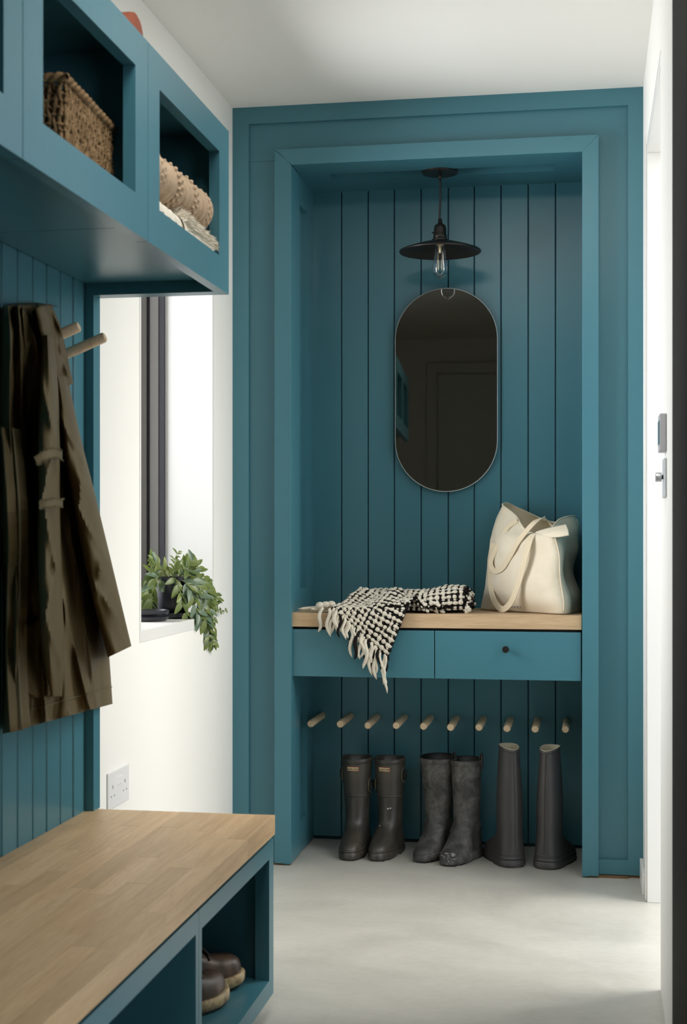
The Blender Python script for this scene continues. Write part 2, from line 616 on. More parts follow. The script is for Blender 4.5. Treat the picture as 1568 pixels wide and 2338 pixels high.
WY0, WY1, WZ0, WZ1 = 3.336, 4.0194, 0.7446, 2.06      # window opening
XO = XL - 0.30
w = MB()
w.box(XO, XL, -0.6, WY0, 0, H).box(XO, XL, WY1, 4.95, 0, H).box(XO, XL, WY0, WY1, 0, WZ0).box(XO, XL, WY0, WY1, WZ1, H)
smesh(w, 'wall_left', 'white')
DY0, DY1, DZ = 3.215, 4.0094, 2.083
w = MB()
w.box(XR, XR + 0.14, 2.752, DY0, 0, H).box(XR, XR + 0.14, -0.6, 1.15, 0, H).box(XR + .001, XR + 0.14, 1.15, 2.335, 2.12, H).box(XR + .08, XR + 0.14, 2.335, 2.752, 0, H).box(XR, XR + 0.14, DY1, YF, 0, H).box(XR, XR + 0.14, DY0, DY1, DZ, H)
smesh(w, 'wall_right', 'white')
w = MB()
w.box(XO, XR + 0.14, -0.6, -0.42, 0, H)
smesh(w, 'wall_front', 'white')

# door behind the camera (seen dimly in the mirror)
d3 = struct('door_3')
MB().box(-0.645, 0.075, -0.42, -0.395, 0, 2.08).build('leaf', 'door_grey', d3, bevel=0.002)
fr = MB()
fr.box(-0.720, -0.650, -0.42, -0.385, 0, 2.155).box(0.080, 0.150, -0.42, -0.385, 0, 2.155).box(-0.650, 0.080, -0.42, -0.385, 2.085, 2.155)
fr.build('frame', 'trim', d3, bevel=0.002)
# doorway on the right: white lining
d1 = struct('door_1')
MB().box(XR + 0.001, XR + 0.139, DY1 - 0.028, DY1 - 0.0005, 0, DZ - 0.028).build('lining', 'trim', d1, bevel=0.0015)
MB().box(XR + 0.001, XR + 0.139, DY0 + 0.0005, DY0 + 0.012, 0, DZ - 0.028).build('lining', 'trim', d1, bevel=0.0015)
MB().box(XR + 0.001, XR + 0.139, DY0 + 0.0005, DY1 - 0.0005, DZ - 0.028, DZ - 0.0005).build('lining', 'trim', d1, bevel=0.0015)
MB().box(XR - 0.004, XR + 0.001, DY1 - 0.010, DY1 + 0.045, 0, DZ + 0.02).build('architrave', 'trim', d1, bevel=0.001)

# skirting beside the alcove
smesh(MB().box(XR - 0.010, XR - 0.0005, DY1 + 0.046, YF - 0.001, 0.0, 0.06), 'baseboard_right', 'trim', bevel=0.002)

# glazed charcoal door with a wide dark side panel in the right wall, near the camera
GY0, GY1, GS = 1.15, 2.752, 2.335
d2 = struct('door_2')
MB().box(XR - 0.0008, XR + 0.08, GS, GY1, 0.003, 2.315).build('side_panel', 'charcoal', d2, bevel=0.0015)
fr = MB()
fr.box(XR + 0.01, XR + 0.08, GY0, GY0 + 0.09, 0.003, 2.12).box(XR + 0.01, XR + 0.08, GY0 + .09, GS, 0.003, 0.09).box(XR + 0.01, XR + 0.08, GY0 + .09, GS, 2.03, 2.12).box(XR + 0.01, XR + 0.08, GS - .06, GS, 0.09, 2.03)
fr.build('frame', 'charcoal', d2, bevel=0.002)
MB().box(XR + 0.040, XR + 0.048, GY0 + 0.09, GS - .06, 0.09, 2.03).build('pane', 'pane', d2)

# window in the left wall: lining, sill, dark frame, glass
w1 = struct('window_1')
MB().box(XL - 0.142, XL + 0.0015, WY0, WY1, WZ0, 0.774).build('window_sill', 'trim', w1, bevel=0.0012)
MB().box(XL - 0.142, XL + 0.0015, WY0, WY0 + 0.011, 0.7745, WZ1).build('lining', 'trim', w1, bevel=0.0008)
MB().box(XL - 0.142, XL + 0.0015, WY1 - 0.004, WY1 + 0.008, 0.7745, WZ1).build('lining', 'trim', w1, bevel=0.0008)
MB().box(XL - 0.142, XL + 0.0015, WY0, WY1, WZ1 - 0.012, WZ1 + 0.001).build('lining', 'trim', w1, bevel=0.0008)
xa = XL - 0.142
def surround(x0, x1, t):
    m = MB()
    m.box(x0, x1, WY1 - t, WY1 + 0.006, WZ0, WZ1)
    m.box(x0, x1, WY0, WY0 + t, WZ0, WZ1)
    m.box(x0, x1, WY0 + t, WY1 - t, WZ0, WZ0 + t + 0.028)
    m.box(x0, x1, WY0 + t, WY1 - t, WZ1 - t, WZ1)
    return m
surround(xa - 0.018, xa, 0.010).build('gasket', 'alu_black', w1)
surround(xa - 0.044, xa - 0.018, 0.012).build('inner_frame', 'alu_mid', w1, bevel=0.001)
surround(xa - 0.052, xa - 0.044, 0.008).build('gasket', 'alu_black', w1)
surround(xa - 0.095, xa - 0.052, 0.018).build('sash', 'alu', w1, bevel=0.001)
MB().box(xa - 0.078, xa - 0.070, WY0 + 0.018, WY1 - 0.018, WZ0 + 0.046, WZ1 - 0.018).build('pane', 'pane', w1)

# ------------------------------------------------------------------ teal end wall with alcove
wb = struct('wall_back')
yp = YF + 0.012          # recessed panels
XPL, XPR = -1.0325, 0.1105   # inner edges of the outer stiles
AOL, AOR, AOT = -0.947, 0.0258, 2.1815   # outer edge of the architrave
top0 = 2.2685
yw = 4.40                 # wall thickness
MB().box(XL, XPL, YF, yw, 0.008, H).build('stile', 'teal', wb)
MB().box(XPR, XR, YF, yw, 0.008, H).build('stile', 'teal', wb)
MB().box(XPL, XPR, YF, yw, top0, H).build('rail', 'teal', wb)
MB().box(0.026, XPR, YF, yw, 0.008, 0.052).build('rail', 'teal', wb)
MB().box(XPL, -0.948, YF, yw, 0.008, 0.052).build('rail', 'teal', wb)
MB().box(XPL, JL - 0.008, yp, yw, 0.052, 2.155).build('panel', 'teal', wb)
MB().box(JR + 0.008, XPR, yp, yw, 0.052, 2.1556).build('panel', 'teal', wb)
MB().box(XPL, XPR, yp, yw, 2.1556, top0).build('panel', 'teal', wb)
# architrave: two legs and a head, mitred
ya0, ya1 = YF - 0.020, YF + 0.012
AIL, AIR, AIT = -0.8945, -0.0212, 2.1325
MB().prism([(AOL, 0.006), (AIL, 0.006), (AIL, AIT), (AOL, AOT)], 'y', ya0, ya1 + 0.1).build('architrave', 'teal', wb, bevel=0.001)
MB().prism([(AIR, 0.006), (AOR, 0.006), (AOR, AOT), (AIR, AIT)], 'y', ya0, ya1 + 0.1).build('architrave', 'teal', wb, bevel=0.001)
MB().prism([(AOL + 0.0014, AOT), (AIL + 0.0014, AIT), (AIR, AIT), (AOR, AOT)], 'y', ya0, ya1 + 0.1).build('architrave', 'teal', wb, bevel=0.001)
# raw timber packer below the frame
m = MB().box(XL, XPL, YF + 0.004, yw, 0, 0.008).box(XPR, XR + 0.001, YF + 0.004, yw, 0, 0.008).box(AIR + .006, XPR, YF - 0.010, yw, 0, 0.006).box(XPL, AIL - .006, YF - 0.010, yw, 0, 0.006)
m.build('timber_packer', 'brown_gap', wb)
# solid surround of the alcove
MB().box(XL - 0.3, JL - 0.03, yw, 4.9, 0, H).build('core', 'teal_dark', wb)
MB().box(JR + 0.03, XR + 0.14, yw, 4.9, 0, H).build('core', 'teal_dark', wb)
MB().box(JL - 0.02, JR + 0.02, ya1 + 0.1, 4.9, ZS + 0.036, H).build('core', 'teal_dark', wb)
MB().box(JL - 0.02, JR + 0.02, YBK + 0.03, 4.9, 0, ZS + 0.03).build('core', 'teal_dark', wb)


def panelled_side(x, s):
    """alcove side lining with two recessed panels; s = +1 for the side whose face looks to +x"""
    th = 0.017
    a, b_ = (x - th, x) if s > 0 else (x, x + th)
    y0, y1 = YF - 0.0195, YBK + 0.02
    pj0, pj1 = 4.342, 4.508
    m = MB()
    zs = [(0.106, 0.482), (0.838, 2.047)]
    m.box(a, b_, y0, pj0, 0.004, ZS + 0.02).box(a, b_, pj1, y1, 0.004, ZS + 0.02)
    m.box(a, b_, pj0, pj1, 0.004, zs[0][0]).box(a, b_, pj0, pj1, zs[0][1], zs[1][0]).box(a, b_, pj0, pj1, zs[1][1], ZS + 0.02)
    o = m.build('side_lining', 'teal', wb)
    c, d = (x - 0.035, x - th) if s > 0 else (x + th, x + 0.035)
    for z0, z1 in zs:
        MB().box(c, d + (0.001 if s > 0 else 0), pj0 - .01, pj1 + .01, z0 - .01, z1 + .01).build('panel', 'teal', wb)


panelled_side(JL, 1)
panelled_side(JR, -1)
# soffit with recessed panel
sx0, sx1, sy0, sy1 = -0.806, -0.108, 4.312, 4.464
m = MB().box(JL, sx0, YF - 0.019, YBK + .02, ZS, ZS + .03).box(sx1, JR, YF - 0.019, YBK + .02, ZS, ZS + .03)
m.box(sx0, sx1, YF - 0.019, sy0, ZS, ZS + .03).box(sx0, sx1, sy1, YBK + .02, ZS, ZS + .03)
m.build('soffit', 'teal', wb)
MB().box(sx0 - .005, sx1 + .005, sy0 - .005, sy1 + .005, ZS + 0.020, ZS + 0.035).build('panel', 'teal', wb)
# boards
gx = [JL, -0.8055, -0.7163, -0.6292, -0.5412, -0.4523, -0.3683, -0.2820, -0.1948, -0.1082, JR]
gb = [JL, -0.8075, -0.7190, -0.6325, -0.5440, -0.4552, -0.3700, -0.2835, -0.1958, -0.1082, JR]
rb = random.Random(5)
for i in range(10):
    a, b_ = (gx[i] + gb[i]) / 2, (gx[i + 1] + gb[i + 1]) / 2
    off = rb.uniform(-0.0008, 0.0008)
    ga, gb_ = (0.0015 if i else 0.0), (0.0015 if i < 9 else 0.0)
    y0 = YBK + off
    poly = [(a + ga, YBK + 0.020), (a + ga, y0 + 0.0016), (a + ga * 2, y0), (b_ - gb_ * 2, y0), (b_ - gb_, y0 + 0.0016), (b_ - gb_, YBK + 0.020)]
    MB().prism(poly, 'z', 0.012, ZS + 0.001).build('board', 'teal', wb)
MB().box(JL, JR, YBK + 0.008, YBK + 0.03, 0.0, ZS + .01).build('backing', 'teal_dark', wb)

# ------------------------------------------------------------------ boarding on the left wall
tb = struct('trim_1')
ys = [2.8935, 2.8261, 2.7539, 2.6792, 2.6083, 2.5334, 2.4606]
while ys[-1] > 1.2: ys.append(ys[-1] - 0.0735)
for y1, y0 in zip(ys, ys[1:]):
    g = 0.0026
    off = rb.uniform(-0.0006, 0.0006)
    poly = [(XL + 0.001, y0 + g), (XB + off - .003, y0 + g), (XB + off, y0 + g + .002), (XB + off, y1 - g - .002), (XB + off - .003, y1 - g), (XL + 0.001, y1 - g)]
    MB().prism(poly, 'z', 0.42, 1.56).build('board', 'teal', tb)
MB().box(XL + .0005, XL + 0.006, ys[-1], 2.8935, 0.42, 1.56).build('backing', 'teal_dark', tb)
MB().box(XL + .0005, XB + 0.020, 2.8938, 2.9345, 0.4205, 1.5195).box(XL + .0005, XB + .003, 2.8938, 2.9345, 1.5195, 1.5605).build('end_batten', 'teal', tb)

# ------------------------------------------------------------------ open wall cabinets
XC = -0.755                 # front of the face frames
CZ0, CZ1 = 1.5195, 1.866
cab_ends = [2.9345, 2.3744, 1.8207, 1.268]
cab_lab = ['teal open wall cabinet by the end wall, holding the rolled knit blanket and sheepskin',
           'teal open wall cabinet in the middle, holding the woven basket',
           'teal open wall cabinet nearest the camera, cut by the left edge of the photo']
openings = [(2.441, 2.857), (1.893, 2.305), (1.34, 1.757)]
for k in range(3):
    y1, y0 = cab_ends[k] - (0 if k == 0 else 0.0012), cab_ends[k + 1] + 0.0012
    a, b_ = openings[k]
    c = thing('wall_cabinet', cab_lab[k], 'cabinet', (XB, (y0 + y1) / 2, CZ0), 'open wall cabinets above the boarding')
    fx0 = XC - 0.022
    MB().box(fx0, XC, y0, a, CZ0, CZ1).build('stile', 'teal', c)
    MB().box(fx0, XC, b_, y1, CZ0, CZ1).build('stile', 'teal', c)
    MB().box(fx0, XC, a, b_, CZ0, 1.588).build('rail', 'teal', c)
    MB().box(fx0, XC, a, b_, 1.8035, CZ1).build('rail', 'teal', c)
    xb_ = XB + 0.004
    MB().box(xb_, fx0, y0, y1 - (0.041 if k == 0 else 0), 1.545, 1.563).build('bottom_panel', 'teal', c)
    MB().box(xb_, fx0, y0, y1, CZ1 - 0.018, CZ1).build('top_panel', 'teal', c)
    if k == 0:
        MB().box(xb_, fx0, 2.8935, y1, CZ0, CZ1 - .018).build('side_panel', 'teal', c)
    else:
        MB().box(xb_, fx0, y1 - .018, y1, 1.563, CZ1 - .018).build('side_panel', 'teal', c)
    MB().box(xb_, fx0, y0, y0 + .018, 1.563, CZ1 - .018).build('side_panel', 'teal', c)
    MB().box(XL + .002, xb_ + 0.004, y0, y1 - (0.002 if k == 0 else 0), 1.5605, CZ1).build('back_panel', 'teal', c)

# ------------------------------------------------------------------ bench cabinets and worktop on the left
XW = -0.6515            # worktop front
XFF = -0.658            # face frames
bench_ends = [2.9345, 2.3525, 1.771, 1.19]
b_lab = ['teal open bench cabinet at the far end, holding the brown shoes',
         'teal open bench cabinet in the middle, empty and dark inside',
         'teal open bench cabinet nearest the camera, below the lower edge of the photo']
for k in range(2):
    y1, y0 = bench_ends[k] - (0 if k == 0 else .0008), bench_ends[k + 1] + .0008
    c = thing('bench_cabinet', b_lab[k], 'cabinet', (XB, (y0 + y1) / 2, 0), 'open bench cabinets under the oak top')
    fx0 = XFF - 0.030
    bz0, bz1 = 0.042, 0.3685
    oz0, oz1 = 0.0795, 0.3325
    r1 = 0.040 if k == 0 else 0.018
    r0 = 0.0185
    MB().box(fx0, XFF, y1 - r1, y1, oz0, bz1).build('stile', 'teal', c)
    MB().box(fx0, XFF, y0, y0 + r0, oz0, bz1).build('stile', 'teal', c)
    MB().box(fx0, XFF, y0 + r0, y1 - r1, oz1, bz1).build('rail', 'teal', c)
    MB().box(fx0, XFF, y0, y1, bz0, oz0).build('rail', 'teal', c)
    MB().box(XL + .003, fx0 - .0006, y0, y1, oz0 - 0.019, oz0 - 0.0008).build('bottom_panel', 'teal', c)
    MB().box(XL + .003, fx0, y0, y1, bz1 - 0.018, bz1).build('top_panel', 'teal', c)
    MB().box(XL + .003, fx0, y1 - .018, y1, oz0, bz1 - .018).build('side_panel', 'teal', c)
    MB().box(XL + .003, fx0, y0, y0 + .018, oz0, bz1 - .018).build('side_panel', 'teal', c)
    MB().box(XL + .003, XL + .012, y0 + .018, y1 - .018, oz0, bz1 - .018).build('back_panel', 'teal', c)
    MB().box(XL + .003, XFF - 0.08, y0, y1, 0.0, oz0 - 0.02).build('plinth', 'teal_dark', c)
    MB().box(XL + .02, XFF - 0.012, y0, y1, bz1, 0.38).build('packer', 'gap', c)  # black strip drawn in for the shade of the gap under the worktop

wt = thing('bench_worktop', 'oak butcher block bench top made of staves on teal open cabinets', 'worktop', (-0.85, 2.2, 0.38))
rw = random.Random(21)
rows = 10
wd = (XW - XB) / rows
for r in range(rows):
    x0 = XB + 0.0003 + r * wd; x1 = x0 + wd - 0.00025
    y = 2.9205; first = True
    while y > 1.2:
        L = rw.uniform(0.12, 0.42) if first else rw.uniform(0.26, 0.55)
        first = False
        y0 = max(1.2, y - L)
        if y0 - 1.2 < 0.12: y0 = 1.2
        dz = rw.uniform(-0.0002, 0.0002)
        st = MB().box(x0, x1, y0 + 0.0003, y, 0.3805, 0.4205 + dz).build('stave', 'stave', wt)
        y = y0

# ------------------------------------------------------------------ alcove worktop and drawers
aw = MB().box(JL + .001, JR - .001, 4.253, YBK - .002, 0.7265, 0.7690).build('alcove_worktop', 'oak', loc=(-0.46, 4.43, 0.7265), bevel=0.0015)
tag(aw, 'thick pale oak shelf top spanning the teal alcove, under the throw and tote bag', 'worktop')
du = thing('drawer_unit', 'teal drawer unit fixed under the oak shelf in the alcove', 'drawers', (-0.46, 4.43, 0.576))
MB().box(JL + .002, JR - .002, 4.274, YBK - .002, 0.578, 0.7195).build('carcass', 'teal', du)
MB().box(JL + .004, JR - .004, 4.268, YBK - .01, 0.7195, 0.7265).build('painted_gap_shade', 'gap', du)  # shade between shelf and drawers, painted as a solid black strip
for a, b_ in ((JL + .0035, -0.4602), (-0.4575, JR - .0035)):
    d = MB().box(a, b_, 4.254, 4.2738, 0.5755, 0.7188).build('drawer', 'teal', du, bevel=0.001)
    if a > -0.5:
        MB().lathe([(0.0045, 0), (0.0045, -0.012), (0.0095, -0.015), (0.0105, -0.021), (0.009, -0.025), (0.0, -0.026)], (-0.2455, 4.254, 0.6672), 20, 'y').build('knob', 'black', d, smooth=True, angle=35)

# ------------------------------------------------------------------ pegs
def make_peg(loc, dirn, length, r, label, group):
    d = Vector(dirn).normalized(); a = d.orthogonal().normalized(); b_ = d.cross(a)
    o = Vector(loc)
    prof = [(r, -0.004), (r, length - 0.003), (r - 0.002, length), (0, length)]
    m = MB(); n = 18
    m.loft([[o + d * h + (a * cos(2 * pi * i / n) + b_ * sin(2 * pi * i / n)) * max(q, 1e-5) for i in range(n)] for q, h in prof], True, True, False)
    p = m.build('wooden_peg', 'peg', loc=loc, smooth=True, angle=40)
    return tag(p, label, 'peg', group)


ord_ = ['first', 'second', 'third', 'fourth', 'fifth', 'sixth', 'seventh', 'eighth', 'ninth', 'tenth']
px = [-0.8712, -0.7762, -0.6877, -0.5976, -0.5116, -0.4270, -0.3387, -0.2523, -0.1658, -0.0731]
for i, x in enumerate(px):
    pos = 'leftmost long oak boot peg under the drawers, beside the panelled alcove side' if i == 0 else \
        ('rightmost long oak boot peg under the drawers, in the shaded right corner' if i == 9 else
         '%s long oak boot peg from the left in the row under the drawers' % ord_[i])
    make_peg((x, YBK, 0.4095), (0.0, -1, -0.008 + 0.006 * math.sin(i * 2.3)), 0.20, 0.0115, pos, 'oak boot pegs in the alcove')
cdir = Vector((0.93, 0, 0.37)).normalized()
for i, (yy, lab) in enumerate([(2.765, 'bare oak coat peg on the teal boards, nearest the window'),
                               (2.615, 'bare oak coat peg on the teal boards, partly behind the olive coat'),
                               (2.465, 'oak coat peg under the hanging olive coat')]):
    make_peg((XB, yy, 1.3755), cdir, 0.098 if i < 2 else 0.045, 0.0105, lab, 'oak coat pegs on the left boards')

# ------------------------------------------------------------------ mirror
mc = Vector((-0.4585, YBK - 0.022, 1.4760))
def stadium(hw, hh, y, n=28):
    pts = []
    for s, a0 in ((1, 0), (-1, pi)):
        for i in range(n + 1):
            a = a0 + pi * i / n
            pts.append(Vector((mc.x + hw * cos(a), y, mc.z + s * (hh - hw) + hw * sin(a))))
    return pts
mi = thing('wall_mirror', 'frameless pill shaped smoked mirror hanging on the teal boards', 'mirror', mc)
HW, HH = 0.1665, 0.3305
g = MB()
r0 = stadium(HW - 0.0022, HH - 0.0022, mc.y)
g.add(r0, [tuple(range(len(r0)))])
g.build('mirror_glass', 'mirror', mi)
g = MB()
g.loft([stadium(HW - 0.0022, HH - 0.0022, mc.y), stadium(HW, HH, mc.y + 0.0018), stadium(HW, HH, mc.y + 0.006), stadium(HW - .002, HH - .002, mc.y + 0.006)], True, False, True)
g.build('bevelled_edge', 'bevel', mi)
MB().box(mc.x - .05, mc.x + .05, mc.y + .0062, YBK - 0.002, mc.z - .2, mc.z + .2).build('wall_bracket', 'black', mi)
mi.rotation_euler.z = radians(2.1)

# ------------------------------------------------------------------ pendant lamp
lx, ly = -0.4574, 4.40
la = thing('pendant_lamp', 'black pendant lamp with flat saucer shade hanging from the alcove soffit', 'lamp', (lx, ly, ZS))
zc = ZS + 0.0200
MB().lathe([(0.0, 0), (0.0555, 0), (0.0560, -0.003), (0.0560, -0.0275), (0.0535, -0.030), (0, -0.0305)], (lx, ly, zc), 48).build('canopy', 'black', la, smooth=True, angle=35)
MB().lathe([(0.0042, 0), (0.006, -0.006), (0.0065, -0.014), (0.004, -0.016)], (lx, ly, zc - .030), 16).build('cord_grip', 'black', la, smooth=True)
cz = zc - 0.045
MB().tube(path([(lx, ly, cz), (lx + .0006, ly, cz - .06), (lx - .0016, ly, cz - .115), (lx - .001, ly, 1.975)], 16), 0.0031, 8).build('cord', 'black', la, smooth=True)
MB().lathe([(0.004, 0.052), (0.0055, 0.051), (0.0072, 0.038), (0.0085, 0.036), (0.0165, 0.031), (0.0193, 0.020), (0.0195, 0.003), (0.0208, 0.001), (0.0215, -0.006), (0.0205, -0.009), (0.0250, -0.012), (0.0255, -0.019), (0.0, -0.019)], (lx, ly, 1.936), 32).build('lamp_holder', 'black', la, smooth=True, angle=50)
MB().tube([(lx - .018, ly - .004, 1.944), (lx - .0245, ly - .005, 1.944)], 0.0028, 8).build('switch', 'black', la, smooth=True, angle=40)
sh = MB()
prof = [(0.018, 0.0), (0.030, -0.003), (0.060, -0.011), (0.095, -0.0215), (0.118, -0.0295), (0.1262, -0.0335)]
sh.lathe(prof + [(0.1272, -0.0365), (0.1255, -0.0385)], (lx, ly, 1.9215), 64)
sh.cur = 1
sh.lathe([(0.1255, -0.0385), (0.1225, -0.0360), (0.095, -0.0245), (0.060, -0.014), (0.030, -0.006), (0.0, -0.004)], (lx, ly, 1.9215), 64)
so = sh.build('lamp_shade', ['black', 'black_in'], la, smooth=True, angle=60)
bz = 1.9145
bulb = MB()
bp = [(0.013, 0.0), (0.0145, -0.012), (0.0175, -0.035), (0.0215, -0.062), (0.0240, -0.080), (0.0238, -0.090), (0.0205, -0.100), (0.0135, -0.107), (0.006, -0.1105), (0.0035, -0.114), (0.0, -0.1165)]
bulb.lathe(bp, (lx, ly, bz), 32)
bulb.build('bulb', 'glass', la, smooth=True)
MB().lathe([(0.012, 0.012), (0.0125, -0.008), (0.006, -0.012), (0.0045, -0.030), (0.003, -0.034), (0, -.034)], (lx, ly, bz), 16).build('bulb_base', 'filament', la, smooth=True, angle=40)
fl = MB()
pts = []
for i in range(7):
    a = i / 6 * 2 * pi
    pts += [(lx + .0085 * cos(a), ly + .0085 * sin(a), bz - .030), (lx + .006 * cos(a + .4), ly + .006 * sin(a + .4), bz - .085)]
fl.tube(pts, 0.0004, 4)
fl.build('filament', 'filament', la)

# ------------------------------------------------------------------ socket, thermostat, switch
so = thing('double_socket', 'white double wall socket low on the white wall beside the bench', 'socket', (XL, 3.17, 0.42))
MB().box(XL, XL + .0045, 3.0964, 3.2458, 0.380, 0.4655).build('face_plate', 'plate', so, bevel=0.0025, segs=3)
for yy in (3.128, 3.214):
    xx = XL + .0046
    s_ = MB().box(xx - .001, xx, yy - .002, yy + .002, 0.4255, 0.4335)
    s_.box(xx - .001, xx, yy - .0125, yy - .0085, 0.4065, 0.4105).box(xx - .001, xx, yy + .0085, yy + .0125, 0.4065, 0.4105)
    s_.build('pin_slot', 'plate_dark', so)
for yy in (3.162, 3.180):
    MB().prism([(XL + .004, yy - .006), (XL + .009, yy + .004), (XL + .004, yy + .006)], 'z', 0.4305, 0.4475).build('rocker_switch', 'plate', so)

th = thing('thermostat', 'small square grey thermostat with dark screen on the white wall above the switch', 'thermostat', (XR, 2.998, 1.22))
MB().box(XR - .0140, XR - .0003, 2.960, 3.036, 1.1800, 1.2570).build('case', 'thermo', th, bevel=0.002, segs=3)
MB().box(XR - .0148, XR - .0139, 2.966, 3.030, 1.195, 1.243).build('screen', 'screen', th)
sw = thing('dimmer_switch', 'satin steel switch plate with protruding round knob below the thermostat', 'switch', (XR, 3.0, 1.12))
MB().box(XR - .0050, XR - .0003, 2.956, 3.042, 1.0860, 1.1660).build('switch_plate', 'steel', sw, bevel=0.0015, segs=3)
MB().lathe([(0.0045, 0), (0.0045, -0.004)], (XR - .0049, 2.999, 1.1285), 16, 'x').build('spindle', 'gap', sw, smooth=True)
MB().lathe([(0.0, 0.0), (0.0093, 0), (0.0097, -0.001), (0.0097, -0.0115), (0.009, -0.0125), (0, -0.0125)], (XR - .0085, 2.999, 1.1285), 24, 'x').build('knob', 'steel', sw, smooth=True, angle=40)


# ------------------------------------------------------------------ boots
def make_boot(name, label, toe, yaw, H_, spec, group, mirror=1):
    """boot standing at toe (x, y of the foot's front end), pointing along yaw; stack of horizontal sections"""
    Lf = spec['foot']            # heel to toe
    root = thing(name, label, 'boot', (0, 0, 0), group)
    tab_front = spec['front']    # height -> reach forward of the shaft axis
    tab_back = spec['back']
    tab_w = spec['half']
    def section(z, ex=0.0, n=36):
        f, b_, w_ = interp(tab_front, z) + ex, interp(tab_back, z) + ex, interp(tab_w, z) + ex
        p = interp(spec['pow'], z)
        pts = []
        for i in range(n):
            a = 2 * pi * i / n
            ca, sa = cos(a), sin(a)
            rr = 1.0
            x = w_ * math.copysign(abs(ca) ** (2 / p), ca)
            y = (f if sa > 0 else b_) * math.copysign(abs(sa) ** (2 / p), sa)
            # waist of the foot between heel and ball
            if f > 0.07:
                yy = y / f
                x *= 1.0 - 0.10 * math.exp(-((yy - 0.22) / 0.22) ** 2) + 0.05 * math.exp(-((yy - .68) / .22) ** 2)
                x += mirror * 0.006 * max(0, yy) ** 2
            tilt = interp(spec['lean'], z)
            pts.append(Vector((x, y + tilt, z)))
        return pts
    zs = spec['z']
    m = MB()
    rings = [section(z) for z in zs]
    # collar shape: front of the opening dips
    top = rings[-1]
    for k in (-1, -2):
        for p in rings[k]:
            p.z += spec.get('dip', 0) * (abs(p.x) / interp(tab_w, zs[-1])) ** 2 + spec.get('tilt', 0) * p.y
    m.loft(rings, True, True, False)
    R = Matrix.Rotation(yaw, 3, 'Z')
    toe_local = Vector((0, interp(tab_front, 0.02), 0))
    base = Vector((toe[0], toe[1], 0)) - R @ toe_local
    root.location = base
    def place(mb):
        mb.v = [tuple(R @ Vector(p) + base) for p in mb.v]
        return mb
    upper = place(m).build('upper', spec['mat'], root, smooth=True, angle=70)
    # rolled rim and inner wall
    inn = MB()
    t0 = [Vector(p) for p in rings[-1]]
    cen = sum(t0, Vector()) / len(t0)
    def shrink(f, dz): return [cen + (p - cen) * f + Vector((0, 0, dz)) for p in t0]
    inn.loft([t0, shrink(0.985, 0.0018), shrink(0.93, 0.0), shrink(0.88, -0.03), shrink(0.80, -0.065)], True, False, True)
    place(inn).build('lining', spec['lining'], root, smooth=True, angle=60)
    band = MB()
    b0, b1 = spec['band']
    zt = zs[-1]
    rr = []
    for q in (0.0, 0.2, 0.8, 1.0):
        zz = lerp(zt - b1, zt - 0.001, q)
        ex = 0.0016 if 0 < q < 1 else 0.0
        ring = section(zz, ex)
        for p in ring: p.z += spec.get('dip', 0) * (abs(p.x) / interp(tab_w, zt)) ** 2 + spec.get('tilt', 0) * p.y
        rr.append(ring)
    band.loft(rr)
    place(band).build('collar_band', spec['mat'], root, smooth=True, angle=60)
    for (zb, hb, ex) in spec.get('welts', []):
        w_ = MB()
        w_.loft([section(zb, 0), section(zb + hb * .25, ex), section(zb + hb * .75, ex), section(zb + hb, 0)])
        place(w_).build('reinforcing_band', spec['mat'], root, smooth=True, angle=60)
    # sole with heel block
    so = MB()
    hb = spec['heel']
    def outline(ex, z, part):
        pts = section(0.012, ex)
        out = []
        for p in pts:
            p = p.copy(); p.z = z
            out.append(p)
        return out
    so.loft([outline(0.001, 0.004 if hb else 0.0, 0), outline(0.0035, 0.006 if hb else 0.002, 0), outline(0.0035, 0.020, 0), outline(0.0, 0.024, 0)], True, True, False)
    place(so).build('sole', spec['mat'], root, smooth=True, angle=50)
    if hb:
        he = MB()
        bk, w_ = interp(tab_back, 0.012), interp(tab_w, 0.012)
        def hpoly(s):
            pts = [(w_ * s * cos(a), -0.015 * 0 + (bk + .003) * s * sin(a)) for a in [pi + pi * i / 14 for i in range(15)]]
            return pts + [(w_ * s, 0.028), (-w_ * s, 0.028)]
        he.prism(hpoly(1.0), 'z', 0.0, 0.0095)
        place(he).build('heel_block', spec['mat'], root)
        fs = MB()
        fr_ = interp(tab_front, 0.012)
        for k in range(6):
            yy = lerp(0.075, fr_ - 0.012, k / 5)
            hw = w_ * (0.95 if yy < fr_ * .8 else 0.62)
            fs.box(-hw * .8, hw * .8, yy - .006, yy + .004, 0.0, 0.0045)
        fo = place(fs).build('tread', spec['mat'], root)
        fo['kind'] = 'stuff'
    return root, R, base, section


spec_a = dict(foot=0.2, mat='rubber_a', lining='rubber_a', heel=True, band=(0, 0.013), dip=0.004, tilt=-0.03,
              z=[0.008, 0.018, 0.030, 0.042, 0.052, 0.060, 0.068, 0.077, 0.088, 0.100, 0.115, 0.135, 0.155, 0.175, 0.20, 0.225, 0.25, 0.275, 0.2905, 0.2965],
              front=[(0, .155), (.030, .152), (.042, .142), (.052, .124), (.060, .106), (.068, .090), (.077, .074), (.088, .060), (.100, .050), (.115, .044), (.16, .041), (.22, .044), (.30, .050)],
              back=[(0, .050), (.02, .053), (.05, .052), (.09, .047), (.13, .045), (.18, .048), (.24, .050), (.30, .052)],
              half=[(0, .0405), (.02, .043), (.04, .042), (.055, .040), (.08, .0375), (.12, .0375), (.17, .0405), (.23, .045), (.30, .0500)],
              pow=[(0, 2.5), (.05, 2.4), (.1, 2.1), (.3, 2.0)], lean=[(0, 0), (.1, 0), (.3, 0.006)],
              welts=[(0.178, 0.006, 0.0016), (0.026, 0.006, 0.002)])
